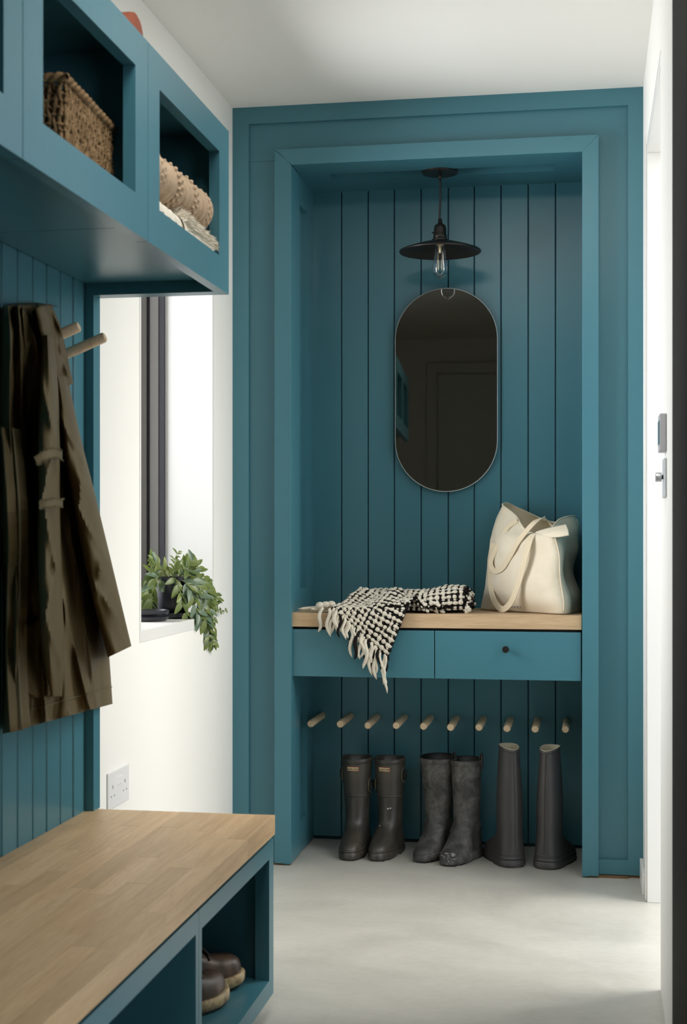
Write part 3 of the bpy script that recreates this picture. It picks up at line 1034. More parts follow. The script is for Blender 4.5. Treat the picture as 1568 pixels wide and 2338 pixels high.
spec_b = dict(spec_a, mat='rubber_b', lining='black_in', band=(0, 0.016), dip=0.0, tilt=-0.02,
              z=[0.008, 0.018, 0.028, 0.038, 0.047, 0.056, 0.066, 0.078, 0.090, 0.104, 0.118, 0.135, 0.155, 0.18, 0.205, 0.23, 0.255, 0.28, 0.298, 0.306],
              front=[(0, .160), (.028, .158), (.038, .150), (.047, .132), (.056, .114), (.066, .098), (.078, .083), (.090, .070), (.104, .060), (.12, .054), (.16, .050), (.22, .052), (.31, .056)],
              half=[(0, .042), (.02, .0445), (.04, .043), (.055, .041), (.08, .040), (.12, .039), (.17, .041), (.23, .044), (.31, .0475)],
              welts=[(0.080, 0.030, 0.0030), (0.020, 0.006, 0.0030)])
spec_b3 = dict(spec_b, half=spec_b['half'][:6] + [(.23, .050), (.31, .058)], front=spec_b['front'][:-2] + [(.22, .056), (.31, .066)], back=[(0, .050), (.02, .053), (.05, .052), (.09, .047), (.13, .046), (.18, .050), (.24, .056), (.31, .064)])
spec_c = dict(spec_a, mat='rubber_c', lining='lining', band=(0, 0.010), dip=0.004, tilt=0.13,
              z=[0.010, 0.022, 0.034, 0.044, 0.054, 0.064, 0.075, 0.088, 0.105, 0.125, 0.15, 0.18, 0.215, 0.25, 0.29, 0.325, 0.350, 0.358],
              front=[(0, .165), (.034, .160), (.044, .148), (.054, .130), (.064, .108), (.075, .084), (.088, .062), (.105, .050), (.125, .046), (.16, .045), (.27, .043), (.36, .037)],
              back=[(0, .046), (.03, .048), (.06, .046), (.10, .044), (.15, .045), (.24, .045), (.36, .039)],
              half=[(0, .0395), (.02, .042), (.04, .041), (.07, .0385), (.10, .0365), (.15, .0385), (.20, .0385), (.28, .034), (.36, .0285)],
              welts=[(0.022, 0.010, 0.0022), (0.040, 0.003, 0.0012)])
MINUS = pi          # toes towards the camera
boots = []
ba, Ra, Ba, seca = make_boot('wellington_boot', 'short black wellington with cream label, leftmost boot of the row', (-0.7390, 4.325), MINUS - 0.06, .30, spec_a, 'wellington boots under the pegs', -1)
bb, Rb, Bb, secb = make_boot('wellington_boot', 'short black wellington with cream label and side buckle, second boot from left', (-0.6460, 4.332), MINUS - 0.14, .30, spec_a, 'wellington boots under the pegs', 1)
bc, Rc, Bc, secc = make_boot('wellington_boot', 'dusty black boot with wide open top, third boot from left', (-0.5190, 4.338), MINUS - 0.32, .31, spec_b3, 'wellington boots under the pegs', -1)
bd, Rd, Bd, secd = make_boot('wellington_boot', 'dusty black boot with mud caked toe and pull loops, fourth boot from left', (-0.4250, 4.303), MINUS - 0.30, .31, spec_b, 'wellington boots under the pegs', 1)
be, Re, Be, sece = make_boot('wellington_boot', 'tall black wellington turned heel forward, fifth boot from left', (-0.318, 4.508), 0.50, .32, spec_c, 'wellington boots under the pegs', 1)
bf, Rf, Bf, secf = make_boot('wellington_boot', 'tall black wellington turned heel forward, rightmost boot of the row', (-0.055, 4.508), -0.42, .32, spec_c, 'wellington boots under the pegs', -1)


def txt(body, name, size, loc, rot, m, parent, ext=0.0003):
    """letters of the built-in font as one mesh; loc and rot: one place, or one place per letter"""
    vs, fs = [], []
    one = isinstance(loc, Vector)
    for i, piece in enumerate([body] if one else body):
        cu = bpy.data.curves.new(name, 'FONT')
        cu.body = piece; cu.size = size; cu.extrude = ext; cu.align_x = 'CENTER'; cu.align_y = 'CENTER'
        tmp = bpy.data.objects.new(name + '_curve', cu)
        me = bpy.data.meshes.new_from_object(tmp)
        from mathutils import Euler
        R = Euler(rot).to_matrix()
        p = loc if one else loc[i]
        o_ = len(vs)
        vs += [R @ q.co + Vector(p) for q in me.vertices]
        fs += [tuple(k + o_ for k in f.vertices) for f in me.polygons]
        bpy.data.objects.remove(tmp); bpy.data.curves.remove(cu); bpy.data.meshes.remove(me)
    return MB().add(vs, fs).build(name, m, parent)


def boot_label(root, R, base, sec, dx):
    """cream label with red edge near the top of the front of the shaft (local front is +y)"""
    z0, z1 = 0.2605, 0.2745
    hw = 0.0195
    lab = MB()
    def front(x, z, out):
        f = interp(spec_a['front'], z); w_ = interp(spec_a['half'], z)
        y = f * math.sqrt(max(0, 1 - (x / w_) ** 2)) + interp(spec_a['lean'], z) + out
        return R @ Vector((x, y, z)) + base
    def patch(h, a, b_, out, nme, m, par):
        mb = MB()
        mb.grid(lambda s, t: front(-h + 2 * h * s + dx, a + (b_ - a) * t, out), 10, 2)
        return mb.build(nme, m, par, smooth=True, solid=0.0008)
    red = patch(hw, z0, z1, 0.0010, 'label', 'tag_red', root)
    red['label'] = 'cream and red rectangular label with black letters'
    patch(hw - .0014, z0 + .0013, z1 - .0013, 0.0016, 'label_panel', 'tag_cream', red)
    c = front(dx, (z0 + z1) / 2, 0.0023)
    yaw = math.atan2(R[1][0], R[0][0])
    txt('HUNTER', 'lettering', 0.0095, c, (pi / 2, 0, yaw + pi), 'ink', red)


boot_label(ba, Ra, Ba, seca, 0.004)
boot_label(bb, Rb, Bb, secb, 0.006)


def buckle(root, R, base, side, z, big=1.0):
    """strap tab with buckle at the side of the shaft"""
    w_ = interp(spec_a['half'], z)
    def P(y, dz, out): 
        x = side * (w_ * math.sqrt(max(0, 1 - (y / 0.052) ** 2)) + out)
        return R @ Vector((x, y + .004, z + dz)) + base
    st = MB()
    st.tube([P(y, dz, 0.0022) for y, dz in [(-.018, .022), (.004, .026), (.020, .016), (.024, 0), (.020, -.016), (.004, -.024), (-.018, -.020)]], 0.0016, 6)
    st.build('piping', 'piping', root, smooth=True)
    s2 = MB()
    s2.ribbon([P(y, 0.002, 0.003) for y in (-.03, -.01, .008, .02)], (R @ Vector((side, 0, 0))), 0.016, 0.003)
    s = s2.build('strap', 'rubber_a', root)
    b2 = MB()
    b2.tube([P(y, dz, 0.007) for y, dz in [(-.006, .013), (.012, .013), (.012, -.011), (-.006, -.011), (-.006, .013)]], 0.0017, 6)
    b2.build('buckle', 'black', s, smooth=True)


buckle(ba, Ra, Ba, -1, 0.212)
buckle(bb, Rb, Bb, -1, 0.247)
buckle(ba, Ra, Ba, 1, 0.245)
buckle(bb, Rb, Bb, 1, 0.215)
# paint splash marks on the second boot
def splash(root, R, base, pts):
    m = MB()
    for (x, z, rx, rz) in pts:
        f = interp(spec_a['front'], z); w_ = interp(spec_a['half'], z)
        y = f * math.sqrt(max(0, 1 - (x / w_) ** 2)) + .0006
        m.ball(R @ Vector((x, y, z)) + base, rx, 0.0012, rz, 8, 5)
    o = m.build('paint_splash', 'plate', root, smooth=True)
splash(bb, Rb, Bb, [(-.004, .143, .004, .0025), (-.010, .145, .005, .002), (.020, .089, .0025, .0025)])
# mud on the toe of the fourth boot
m = MB()
rm = random.Random(3)
for _ in range(90):
    a = rm.uniform(0.12, 0.62) * pi
    zz = rm.uniform(0.008, 0.040)
    f, w_ = interp(spec_b['front'], zz), interp(spec_b['half'], zz)
    p = Vector((w_ * math.copysign(abs(cos(a)) ** .8, cos(a)) * 1.02, f * abs(sin(a)) ** .8 + 0.0015, zz))
    m.ball(Rd @ p + Bd, rm.uniform(.0025, .006), rm.uniform(.0015, .003), rm.uniform(.002, .004), 6, 4)
mo = m.build('dried_mud', 'mud', bd, smooth=True); mo['kind'] = 'stuff'
# pull loops on the fourth boot
for sx in (-1, 1):
    q = MB()
    x = sx * 0.046
    q.ribbon([Rd @ Vector((x, -.004, z_)) + Bd + (Rd @ Vector((sx * o_, 0, 0))) for z_, o_ in [(.275, .002), (.300, .003), (.318, .003), (.325, 0.0), (.318, -.004), (.300, -.005), (.280, -.005)]], Rd @ Vector((sx, 0, 0.2)), 0.014, 0.0022)
    q.build('pull_loop', 'rubber_b', bd, smooth=False)
for root, R, base in ((be, Re, Be), (bf, Rf, Bf)):
    q = MB()
    q.ribbon([R @ Vector((0, -interp(spec_c['back'], z) + interp(spec_c['lean'], z) - .0006, z)) + base for z in [0.05, .08, .12, .16, .2, .24, .28, .32, .345]], R @ Vector((0, -1, 0)), 0.010, 0.0022)
    q.build('back_seam', 'rubber_c', root, smooth=False, bevel=0.0006)

# ------------------------------------------------------------------ canvas tote bag
bag = thing('tote_bag', 'cream canvas tote bag standing on the right of the alcove shelf', 'bag', (-0.17, 4.44, 0.770))
ZW = 0.7700
def V(x, y, z): return Vector((x, y, z))
low = [V(-.335, 4.497, ZW + .001), V(-.245, 4.408, ZW + .001), V(-.160, 4.345, ZW + .001), V(-.078, 4.287, ZW + .001), V(-.050, 4.36, ZW + .001), V(-.030, 4.470, ZW + .001), V(-.14, 4.575, ZW + .001), V(-.29, 4.592, ZW + .001), V(-.333, 4.55, ZW + .001)]
def lvl(pts): return [atY(*p) for p in pts]
l1 = lvl([(1107, 1345, 4.49), (1150, 1355, 4.395), (1215, 1368, 4.315), (1285, 1362, 4.283), (1306, 1360, 4.375), (1321, 1350, 4.475), (1265, 1340, 4.585), (1160, 1335, 4.598), (1120, 1340, 4.55)])
l2 = lvl([(1111, 1300, 4.485), (1155, 1310, 4.385), (1215, 1318, 4.318), (1277, 1310, 4.295), (1288, 1310, 4.40), (1305, 1300, 4.478), (1262, 1295, 4.585), (1165, 1290, 4.600), (1122, 1295, 4.55)])
l3 = lvl([(1116, 1262, 4.482), (1160, 1268, 4.39), (1215, 1268, 4.335), (1273, 1262, 4.305), (1292, 1258, 4.395), (1318, 1250, 4.478), (1262, 1245, 4.585), (1168, 1240, 4.600), (1126, 1252, 4.55)])
l4 = lvl([(1120, 1232, 4.485), (1165, 1232, 4.400), (1210, 1226, 4.350), (1268, 1228, 4.312), (1296, 1222, 4.40), (1322, 1214, 4.478), (1262, 1208, 4.585), (1172, 1200, 4.600), (1130, 1220, 4.55)])
l5 = lvl([(1133, 1195, 4.495), (1172, 1206, 4.43), (1210, 1216, 4.372), (1262, 1214, 4.330), (1290, 1203, 4.41), (1320, 1193, 4.478), (1262, 1196, 4.575), (1180, 1172, 4.600), (1138, 1180, 4.56)])
l6 = lvl([(1145, 1152, 4.515), (1176, 1178, 4.462), (1205, 1214, 4.385), (1254, 1208, 4.352), (1278, 1185, 4.42), (1312, 1178, 4.482), (1262, 1194, 4.565), (1188, 1163, 4.600), (1160, 1150, 4.570)])
NB = 72
levels = [low, l1, l2, l3, l4, l5, l6]
lofted = []
for k in range(37):
    tt = k / 36
    ctrl = [crom([lv[i] for lv in levels], tt) for i in range(9)]
    ring = []
    for i in range(NB):
        p = crom(ctrl, i / NB, True)
        nz = noise.noise(p * 11 + Vector((3, 1, 7))) * 0.009 + noise.noise(Vector((p.x * 30 + p.z * 16, p.y * 30, p.z * 9))) * 0.005
        c0 = sum(ctrl, Vector()) / 9
        d = (p - c0); d.z = 0
        w_ = min(1, 8 * tt) * 0.9
        p = p + d.normalized() * nz * w_ + Vector((0, 0, nz * 0.4 * w_))
        p.y = min(p.y, YBK - .006); p.x = min(p.x, JR - .004); p.z = max(p.z, ZW + 0.0008)
        ring.append(p)
    lofted.append(ring)
bm_ = MB(); bm_.loft(lofted, True, True, False)
bo = bm_.build('bag_body', 'canvas', bag, smooth=True, solid=0.0016)
# inner side, a little smaller, so the mouth reads as a bag
inner = MB()
ci = sum(lofted[-1], Vector()) / NB
inner.loft([[p + (Vector((ci.x, ci.y, p.z)) - p) * 0.03 for p in r] for r in lofted[20:]], True, True, False)
inner.build('inside', 'canvas_strap', bag, smooth=True)
# hems along the mouth and seams down the front corners
hem = MB(); hem.tube(lofted[-1] + [lofted[-1][0]], 0.0028, 6, False); hem.build('hem', 'canvas', bag, smooth=True)
for idx in (3, 5):
    s_ = MB()
    i0 = round(idx / 9 * NB)
    s_.tube([r[i0] + Vector((0.001, -0.002, 0)) for r in lofted[1:34]], 0.0022, 6)
    s_.build('seam', 'canvas', bag, smooth=True)
# folded flap at the front corner
fl_ = MB()
cp = [[(1222, 1214, 4.362), (1247, 1206, 4.350), (1274, 1200, 4.340), (1292, 1196, 4.335)],
      [(1224, 1221, 4.345), (1250, 1217, 4.325), (1278, 1213, 4.305), (1297, 1210, 4.300)],
      [(1232, 1226, 4.338), (1252, 1227, 4.318), (1276, 1226, 4.298), (1299, 1222, 4.292)]]
def flap(s, t):
    return crom([crom([atY(*q) for q in row], s) for row in cp], t)
fl_.grid(flap, 14, 8)
fl_.build('folded_corner', 'canvas', bag, smooth=True, solid=0.004)
# handles
def strap(pts, w_, nme='handle'):
    P = [atY(*p) for p in pts]
    q = path(P, 60)
    r_ = MB(); r_.ribbon(q, Vector((-0.55, -0.83, 0.12)), w_, 0.003)
    return r_.build(nme, 'canvas_strap', bag, smooth=False, bevel=0.0008)
strap([(1216, 1221, 4.345), (1208, 1240, 4.330), (1196, 1285, 4.318), (1184, 1330, 4.318), (1168, 1372, 4.330), (1148, 1391, 4.360), (1130, 1376, 4.400), (1121, 1345, 4.440), (1120, 1300, 4.452), (1122, 1262, 4.456), (1126, 1240, 4.462)], 0.0195)
strap([(1180, 1188, 4.440), (1158, 1205, 4.440), (1144, 1232, 4.435), (1128, 1262, 4.440), (1120, 1286, 4.435), (1128, 1303, 4.420), (1146, 1298, 4.395), (1164, 1270, 4.375), (1182, 1238, 4.362), (1202, 1212, 4.355), (1222, 1191, 4.365), (1240, 1183, 4.400), (1256, 1194, 4.440), (1262, 1206, 4.46)], 0.0165)
# printed word low on the front, half hidden by the handle
def bag_front(u, v):
    # front cloth near its foot
    f = (u - 1099) / (1288 - 1099)
    return atY(u, v, lerp(4.50, 4.283, f) - 0.030)
p0, p1 = bag_front(1147, 1384), bag_front(1194, 1387)
ang = math.atan2(p1.y - p0.y, p1.x - p0.x)
fr_s = [0.02, 0.14, 0.27, 0.42, 0.56, 0.70, 0.84, 0.97]
txt('LETIHANI', 'printed_word', 0.0125, [p0.lerp(p1, f) + Vector((-0.006, -0.009, 0)) for f in fr_s], (pi / 2 - 0.25, 0.15, ang), 'ink', bag)

# ------------------------------------------------------------------ woven throw on the shelf
thr = thing('woven_throw', 'chunky black and cream woven throw with tassels draped over the alcove shelf', 'throw', (-0.58, 4.33, 0.770))
rt = random.Random(11)
sheet = MB(); cream = MB(); dark = MB()


def weave(fn, ni, nj, size, lift=0.004):
    """yarn blobs over the cloth fn(s, t): cream lumps on a lattice, black squares between them"""
    for j in range(nj):
        for i in range(ni):
            s, t_ = (i + .5) / ni, (j + .5) / nj
            p = fn(s, t_)
            du_ = (fn(min(1, s + .01), t_) - fn(max(0, s - .01), t_)); dv = (fn(s, min(1, t_ + .01)) - fn(s, max(0, t_ - .01)))
            if du_.length < 1e-6 or dv.length < 1e-6: continue
            du_.normalize(); dv.normalize()
            n_ = du_.cross(dv)
            if n_.length < 1e-4: continue
            n_.normalize()
            if n_.dot(Vector((0.05, -0.8, 0.6))) < 0: n_ = -n_
            e2 = n_.cross(du_)
            R = Matrix((du_, e2, n_)).transposed()
            k = (i % 2) + 2 * (j % 2)
            js = Vector((rt.uniform(-.12, .12), rt.uniform(-.12, .12), rt.uniform(-.1, .25))) * size
            if k == 0:
                cream.ball(p + n_ * lift + R @ js, size * .92 * rt.uniform(.8, 1.2), size * .82 * rt.uniform(.8, 1.2), size * .56, 8, 5, R)
            elif k == 3:
                dark.ball(p + n_ * lift * .7 + R @ js, size * .62, size * .62, size * .42, 8, 5, R)
            elif k == 1:
                (cream if rt.random() < .72 else dark).ball(p + n_ * lift * .75 + R @ js, size * .36, size * .66 * rt.uniform(.8, 1.1), size * .36, 6, 4, R)
            else:
                (cream if rt.random() < .72 else dark).ball(p + n_ * lift * .75 + R @ js, size * .66 * rt.uniform(.8, 1.1), size * .36, size * .36, 6, 4, R)


ZT = 0.7705
# (a) the folded bundle lying along the shelf: an arch over the shelf with soft lumps
def bundle(s, t):
    x = lerp(-0.705, -0.372, s)
    h = lerp(0.046, 0.064, s) * (1 + 0.10 * sin(9 * s))
    a = lerp(-0.05, 1.0, t) * pi
    y0 = lerp(4.335, 4.300, min(1, s * 1.3))
    yc, ry = (y0 + 4.47) / 2, (4.47 - y0) / 2
    ca, sa = cos(a), sin(a)
    y = yc - ry * math.copysign(abs(ca) ** 0.55, ca)
    z = ZT + 0.006 + h * max(0, abs(sa) ** 0.6 if sa > 0 else 0)
    z += 0.006 * noise.noise(Vector((x * 14, y * 14, 2)))
    y += 0.008 * noise.noise(Vector((x * 16, z * 20, 5))) + 0.012 * sin(s * 7)
    return Vector((x, y, max(z, ZT + .004)))
sheet.grid(bundle, 40, 24)
weave(bundle, 38, 26, 0.0088)
# right end closed by the folded layers
def endcap(s, t):
    a = lerp(0, 1, s)
    p = bundle(1.0, lerp(0.02, 0.98, s)); q = Vector((p.x, p.y, ZT + .004))
    r = q.lerp(p, t); r.x += 0.012 * sin(pi * t)
    return r
sheet.grid(endcap, 16, 6)
weave(endcap, 12, 6, 0.0085)
# (b) the corner that spills over the front edge
YE_ = 4.2475
def fold_path(x, w_):
    """w_ < 0 lies on the shelf behind its edge, w_ > 0 hangs in front of it"""
    r = 0.012
    if w_ < 0: return Vector((x, YE_ + 0.004 - w_, ZT + .012))
    if w_ < r * 1.5:
        a = w_ / (r * 1.5) * pi / 2
        return Vector((x, YE_ + .004 - r * sin(a), ZT + .012 - r * (1 - cos(a))))
    return Vector((x, YE_ + .004 - r, ZT + .012 - r - (w_ - r * 1.5)))
C00, C10, C11, C01 = (-0.700, -0.10), (-0.500, -0.095), (-0.598, 0.155), (-0.772, -0.004)
def drape(s, t):
    b0 = lerp(C00[0], C10[0], s), lerp(C00[1], C10[1], s)
    b1 = lerp(C01[0], C11[0], s), lerp(C01[1], C11[1], s)
    x, w_ = lerp(b0[0], b1[0], t), lerp(b0[1], b1[1], t)
    x += 0.012 * sin(pi * s) * sin(pi * t) * 0
    p = fold_path(x, w_)
    wr = 0.007 * sin(9 * s + 3 * t) * sin(pi * min(1, t * 1.2) * .5)
    if w_ < 0: p.z += 0.010 * (1 + sin(12 * s + 1)) * min(1, -w_ * 14) + 0.036 * max(0, 1 - t * 1.7) ** 1.0
    else: p.y -= abs(wr) * 0.9
    return p
sheet.grid(drape, 28, 28)
weave(drape, 26, 26, 0.0085)
# the rolled ridge where the drape meets the bundle
def ridge(s, t):
    c0 = crom([Vector((-0.487, 4.272, ZT + .010)), Vector((-0.508, 4.300, ZT + .030)), Vector((-0.500, 4.322, ZT + .045)), Vector((-0.470, 4.300, ZT + .020)), Vector((-0.440, 4.288, ZT + .006))], s)
    a = lerp(-0.2, 1.2, t) * pi
    return c0 + Vector((0.010 * cos(a), -0.012 * sin(a) + 0.004, 0.012 * sin(a)))
sheet.grid(ridge, 20, 8)
weave(ridge, 18, 5, 0.0085)
so_ = sheet.build('cloth', 'yarn_black', thr, smooth=True)
o = cream.build('cream_yarn', 'yarn', thr, smooth=True); o['kind'] = 'stuff'
o = dark.build('black_yarn', 'yarn_black', thr, smooth=True); o['kind'] = 'stuff'
# tassels along the lower-left edge, each one its own part
def tassel(p, L, r, m, sway, onshelf=False):
    P = []
    n = 9
    for k in range(n):
        f = k / (n - 1)
        if onshelf:
            q = p + Vector((-L * f, -0.02 * f + sway * sin(3 * f), -0.006 * f))
            q.z = max(q.z, ZT + r)
        else:
            q = p + Vector((sway * f + 0.005 * sin(7 * f + sway * 300), -0.004 * sin(pi * f) - 0.004, -L * f))
            if q.z > ZT - .002: q.y = min(q.y, YE_ - .006)
        P.append(q)
    rs = [r * (0.55 + 0.75 * sin(pi * min(1, .15 + .75 * k / (n - 1)))) * (1 if k < n - 1 else 0.25) for k in range(n)]
    MB().tube(P, rs, 7).build('tassel', m, thr, smooth=True)
for k in range(31):
    s = (k + rt.uniform(-.45, .45)) / 30
    s = max(0, min(1, s))
    p = drape(s, 1.0)
    L = rt.uniform(0.050, 0.105) * (0.85 + 0.25 * s)
    tassel(p + Vector((0, -.004 - .004 * (k % 2), 0.004)), L, rt.uniform(.0030, .0052), 'yarn' if k % 5 else 'yarn_black', rt.uniform(-.020, .012))
for k in range(12):
    p = drape(rt.uniform(0.1, 1), 1.0)
    tassel(p + Vector((0.004, -.002, 0)), rt.uniform(.05, .095), .0022, 'yarn_black', rt.uniform(-.02, .012))
for k, (dx, dy) in enumerate([(0, .02), (0.01, .035), (-.004, .008)]):
    p = drape(0.0, 0.9) + Vector((dx, dy, 0.0))
    tassel(p, [0.115, 0.09, 0.07][k], .0048, ['yarn', 'yarn_black', 'yarn'][k], 0.008, True)
for k in range(3):
    p = drape(0.0, 0.8 + .06 * k) + Vector((-.02 - .012 * k, 0, 0.006))
    m_ = MB(); m_.ball(p, .014, .012, .011, 10, 7); m_.build('knot', 'yarn', thr, smooth=True)
for k in range(3):
    p = drape(0.02 + .05 * k, 1.0) + Vector((-.03 + .012 * k, -.01, 0.004))
    tassel(p, [.075, .085, .06][k], .0050, 'yarn', [-.012, .002, .006][k])

# ------------------------------------------------------------------ plant on the window sill
pl = thing('trailing_plant', 'trailing green house plant with fleshy leaves in a black pot on the window sill', 'plant', (-1.158, 3.86, 0.774))
pc = Vector((-1.158, 3.86, 0.7745))
MB().lathe([(0.0, 0.0), (0.055, 0), (0.062, 0.004), (0.064, 0.016), (0.061, 0.016), (0.057, 0.006), (0, .006)], pc, 36).build('saucer', 'blackplastic', pl, smooth=True, angle=40)
MB().lathe([(0.0, 0.006), (0.041, 0.006), (0.044, 0.010), (0.054, 0.098), (0.0565, 0.099), (0.058, 0.116), (0.0555, 0.117), (0.053, 0.100), (0.05, .09)], pc, 40).build('pot', 'blackplastic', pl, smooth=True, angle=45)
MB().lathe([(0.053, 0.100), (0.03, 0.106), (0, .108)], pc, 24).build('soil', 'soil', pl, smooth=True)


def leaf_mesh(name, L, W, curl, m):
    vs = []; fs = []
    ns = 7
    for k in range(ns + 1):
        f = k / ns
        w_ = W * (sin(pi * f ** 0.85)) ** 0.8 * 0.5 + (0.0004 if 0 < k < ns else 0)
        z = -curl * f * f * L
        up_ = W * 0.16 * sin(pi * f)
        vs += [(-w_, L * f, z + up_), (0, L * f, z), (w_, L * f, z + up_)]
    for k in range(ns):
        a = k * 3; b_ = a + 3
        fs += [(a, a + 1, b_ + 1, b_), (a + 1, a + 2, b_ + 2, b_ + 1)]
    me = bpy.data.meshes.new(name)
    me.from_pydata(vs, [], fs)
    me.polygons.foreach_set('use_smooth', [True] * len(me.polygons))
    me.materials.append(M[m])
    me.update()
    return me


LM = [leaf_mesh('leaf', 0.034, 0.0135, 0.20, 'leaf'), leaf_mesh('leaf', 0.030, 0.0120, 0.35, 'leaf'), leaf_mesh('leaf', 0.036, 0.0130, 0.12, 'leaf_blue'), leaf_mesh('leaf', 0.026, 0.0085, 0.4, 'leaf')]
rp = random.Random(8)


def put_leaf(p, d, upv, k, sc):
    d = d.normalized()
    z = (upv - d * upv.dot(d))
    z = z.normalized() if z.length > 1e-4 else d.orthogonal().normalized()
    x = d.cross(z)
    o = bpy.data.objects.new('leaf', LM[k]); COL.objects.link(o)
    R = Matrix((x, d, z)).transposed().to_4x4() @ Matrix.Scale(sc, 4)
    o.parent = pl
    o.matrix_local = Matrix.Translation(p - pc0) @ R
    return o


pc0 = Vector(pl.location)
def keep(p):
    """keep the foliage clear of the wall face, the sill and the window frame"""
    p = p.copy()
    inopen = WY0 + .03 < p.y < WY1 - .012
    if p.z < 0.775:
        p.x = max(p.x, XL + 0.008)
    elif not inopen:
        p.x = max(p.x, XL + 0.008)
    else:
        p.x = max(p.x, XL - 0.118)
        if p.x < XL + .004: p.z = max(p.z, 0.782)
    return p


def sprig(pts, step, sizes, kinds, spread=0.9, droop=0.3, end=1.0):
    q = [keep(a) for a in path([Vector(a) for a in pts], 28)]
    MB().tube(q, [0.0015 * (1 - .5 * i / 27) for i in range(28)], 6).build('stem', 'stem', pl, smooth=True)
    L = sum((b - a).length for a, b in zip(q, q[1:]))
    n = max(3, int(L / step))
    side = 1
    for k in range(n):
        f = (k + 0.6) / n
        i = min(26, int(f * 27))
        p = q[i].lerp(q[i + 1], f * 27 - i)
        t_ = (q[i + 1] - q[i]).normalized()
        ref = Vector((0.75, -0.55, 0.35))
        s_ = t_.cross(ref).normalized() * side
        for sd in (1, -1):
            if sd < 0 and rp.random() < 0.25: continue
            d = t_ * rp.uniform(.25, .8) + s_ * sd * spread * rp.uniform(.6, 1.2) + ref * rp.uniform(-.1, .45) - Vector((0, 0, droop * rp.uniform(.3, 1.2)))
            put_leaf(p, d, ref + Vector((rp.uniform(-.3, .3), rp.uniform(-.3, .3), rp.uniform(0, .5))), rp.choice(kinds), 1.30 * rp.uniform(*sizes) * lerp(1.0, end, f))
        side = -side


T = 0.884
def W_(dx, dy, z): return (pc.x + dx, pc.y + dy, z)
# trailing right and down over the sill edge
sprig([W_(.02, -.01, T), W_(.055, .03, T + .012), W_(.085, .055, .85), W_(.092, .075, .80), W_(.088, .09, .745), W_(.090, .105, .70)], .013, (.75, 1.05), [0, 1, 0, 2], .8, .5, .8)
sprig([W_(.03, .0, T), W_(.062, .04, T + .002), W_(.090, .085, .845), W_(.092, .105, .80), W_(.088, .115, .74), W_(.088, .12, .685)], .013, (.7, 1.0), [0, 1, 3], .8, .5, .75)
sprig([W_(.03, .02, T), W_(.06, .05, T), W_(.082, .105, .865), W_(.088, .14, .83), W_(.088, .165, .80)], .014, (.8, 1.05), [0, 1, 1], .8, .4, .8)
sprig([W_(.03, .02, T), W_(.07, .07, .86), W_(.090, .12, .815), W_(.092, .16, .79), W_(.094, .20, .782), W_(.098, .235, .784)], .016, (.5, .75), [3, 1], .7, .2, .5)
sprig([W_(.04, .0, .87), W_(.078, .03, .84), W_(.090, .06, .79), W_(.087, .075, .735), W_(.085, .075, .70)], .014, (.8, 1.0), [0, 2, 1], .8, .5, .8)
# front cluster over the pot
sprig([W_(.01, -.03, T), W_(.03, -.062, .885), W_(.045, -.070, .850), W_(.052, -.070, .815), W_(.060, -.060, .79)], .019, (.8, 1.0), [0, 0, 1], .8, .6)
sprig([W_(.02, -.03, T), W_(.055, -.048, .875), W_(.072, -.040, .84), W_(.078, -.030, .805), W_(.084, -.02, .785)], .014, (.9, 1.15), [0, 2, 2], .8, .6)
sprig([W_(.03, -.01, T), W_(.066, -.012, .88), W_(.080, .0, .835), W_(.086, .02, .80), W_(.088, .035, .765)], .014, (.9, 1.1), [0, 1, 2], .8, .5)
# left cluster
sprig([W_(-.01, -.03, T), W_(-.02, -.068, .892), W_(-.028, -.082, .86), W_(-.032, -.084, .825), W_(-.034, -.080, .80)], .012, (.85, 1.1), [0, 1, 2], .9, .4)
sprig([W_(-.02, -.02, T), W_(-.05, -.060, .90), W_(-.062, -.075, .865), W_(-.066, -.080, .82), W_(-.066, -.076, .80)], .012, (.8, 1.05), [0, 1], .9, .4)
# crown
sprig([W_(.0, .0, T), W_(.01, -.01, .91), W_(.012, -.012, .94), W_(.02, 0, .962)], .009, (.55, .9), [0, 1, 3], .8, -.1, .5)
sprig([W_(.02, .0, T), W_(.035, .02, .905), W_(.045, .03, .925), W_(.05, .05, .935)], .010, (.8, 1.0), [0, 1, 2], .8, .1, .8)
sprig([W_(-.02, .0, T), W_(-.045, -.02, .91), W_(-.06, -.04, .93), W_(-.07, -.06, .945)], .011, (.65, .95), [1, 3, 0], .7, .0, .8)
sprig([W_(.0, -.02, T), W_(-.01, -.04, .905), W_(-.02, -.055, .925), W_(-.03, -.07, .93)], .010, (.8, 1.05), [0, 2, 1], .8, .1, .8)
sprig([W_(.02, -.02, T), W_(.04, -.035, .90), W_(.052, -.04, .912), W_(.062, -.045, .905)], .009, (.8, 1.05), [0, 2, 1], .9, .1, .9)
sprig([W_(.0, .02, T), W_(.01, .03, .91), W_(.03, .045, .925), W_(.05, .07, .915), W_(.06, .09, .89)], .010, (.8, 1.0), [0, 1, 3], .8, .2, .8)

# second low black saucer stack at the left of the pot
sc_ = MB().lathe([(0.0, 0.0), (0.040, 0), (0.048, 0.006), (0.050, 0.012), (0.046, 0.013), (0.043, 0.016), (0.050, 0.022), (0.052, 0.029), (0.047, 0.030), (0.04, 0.020), (0, .018)], (-1.172, 3.706, 0.7745), 36)
so2 = sc_.build('black_saucer', 'blackplastic', loc=(-1.172, 3.706, 0.7745), smooth=True, angle=40)
tag(so2, 'small glossy black plastic saucers beside the plant pot on the sill', 'saucer')

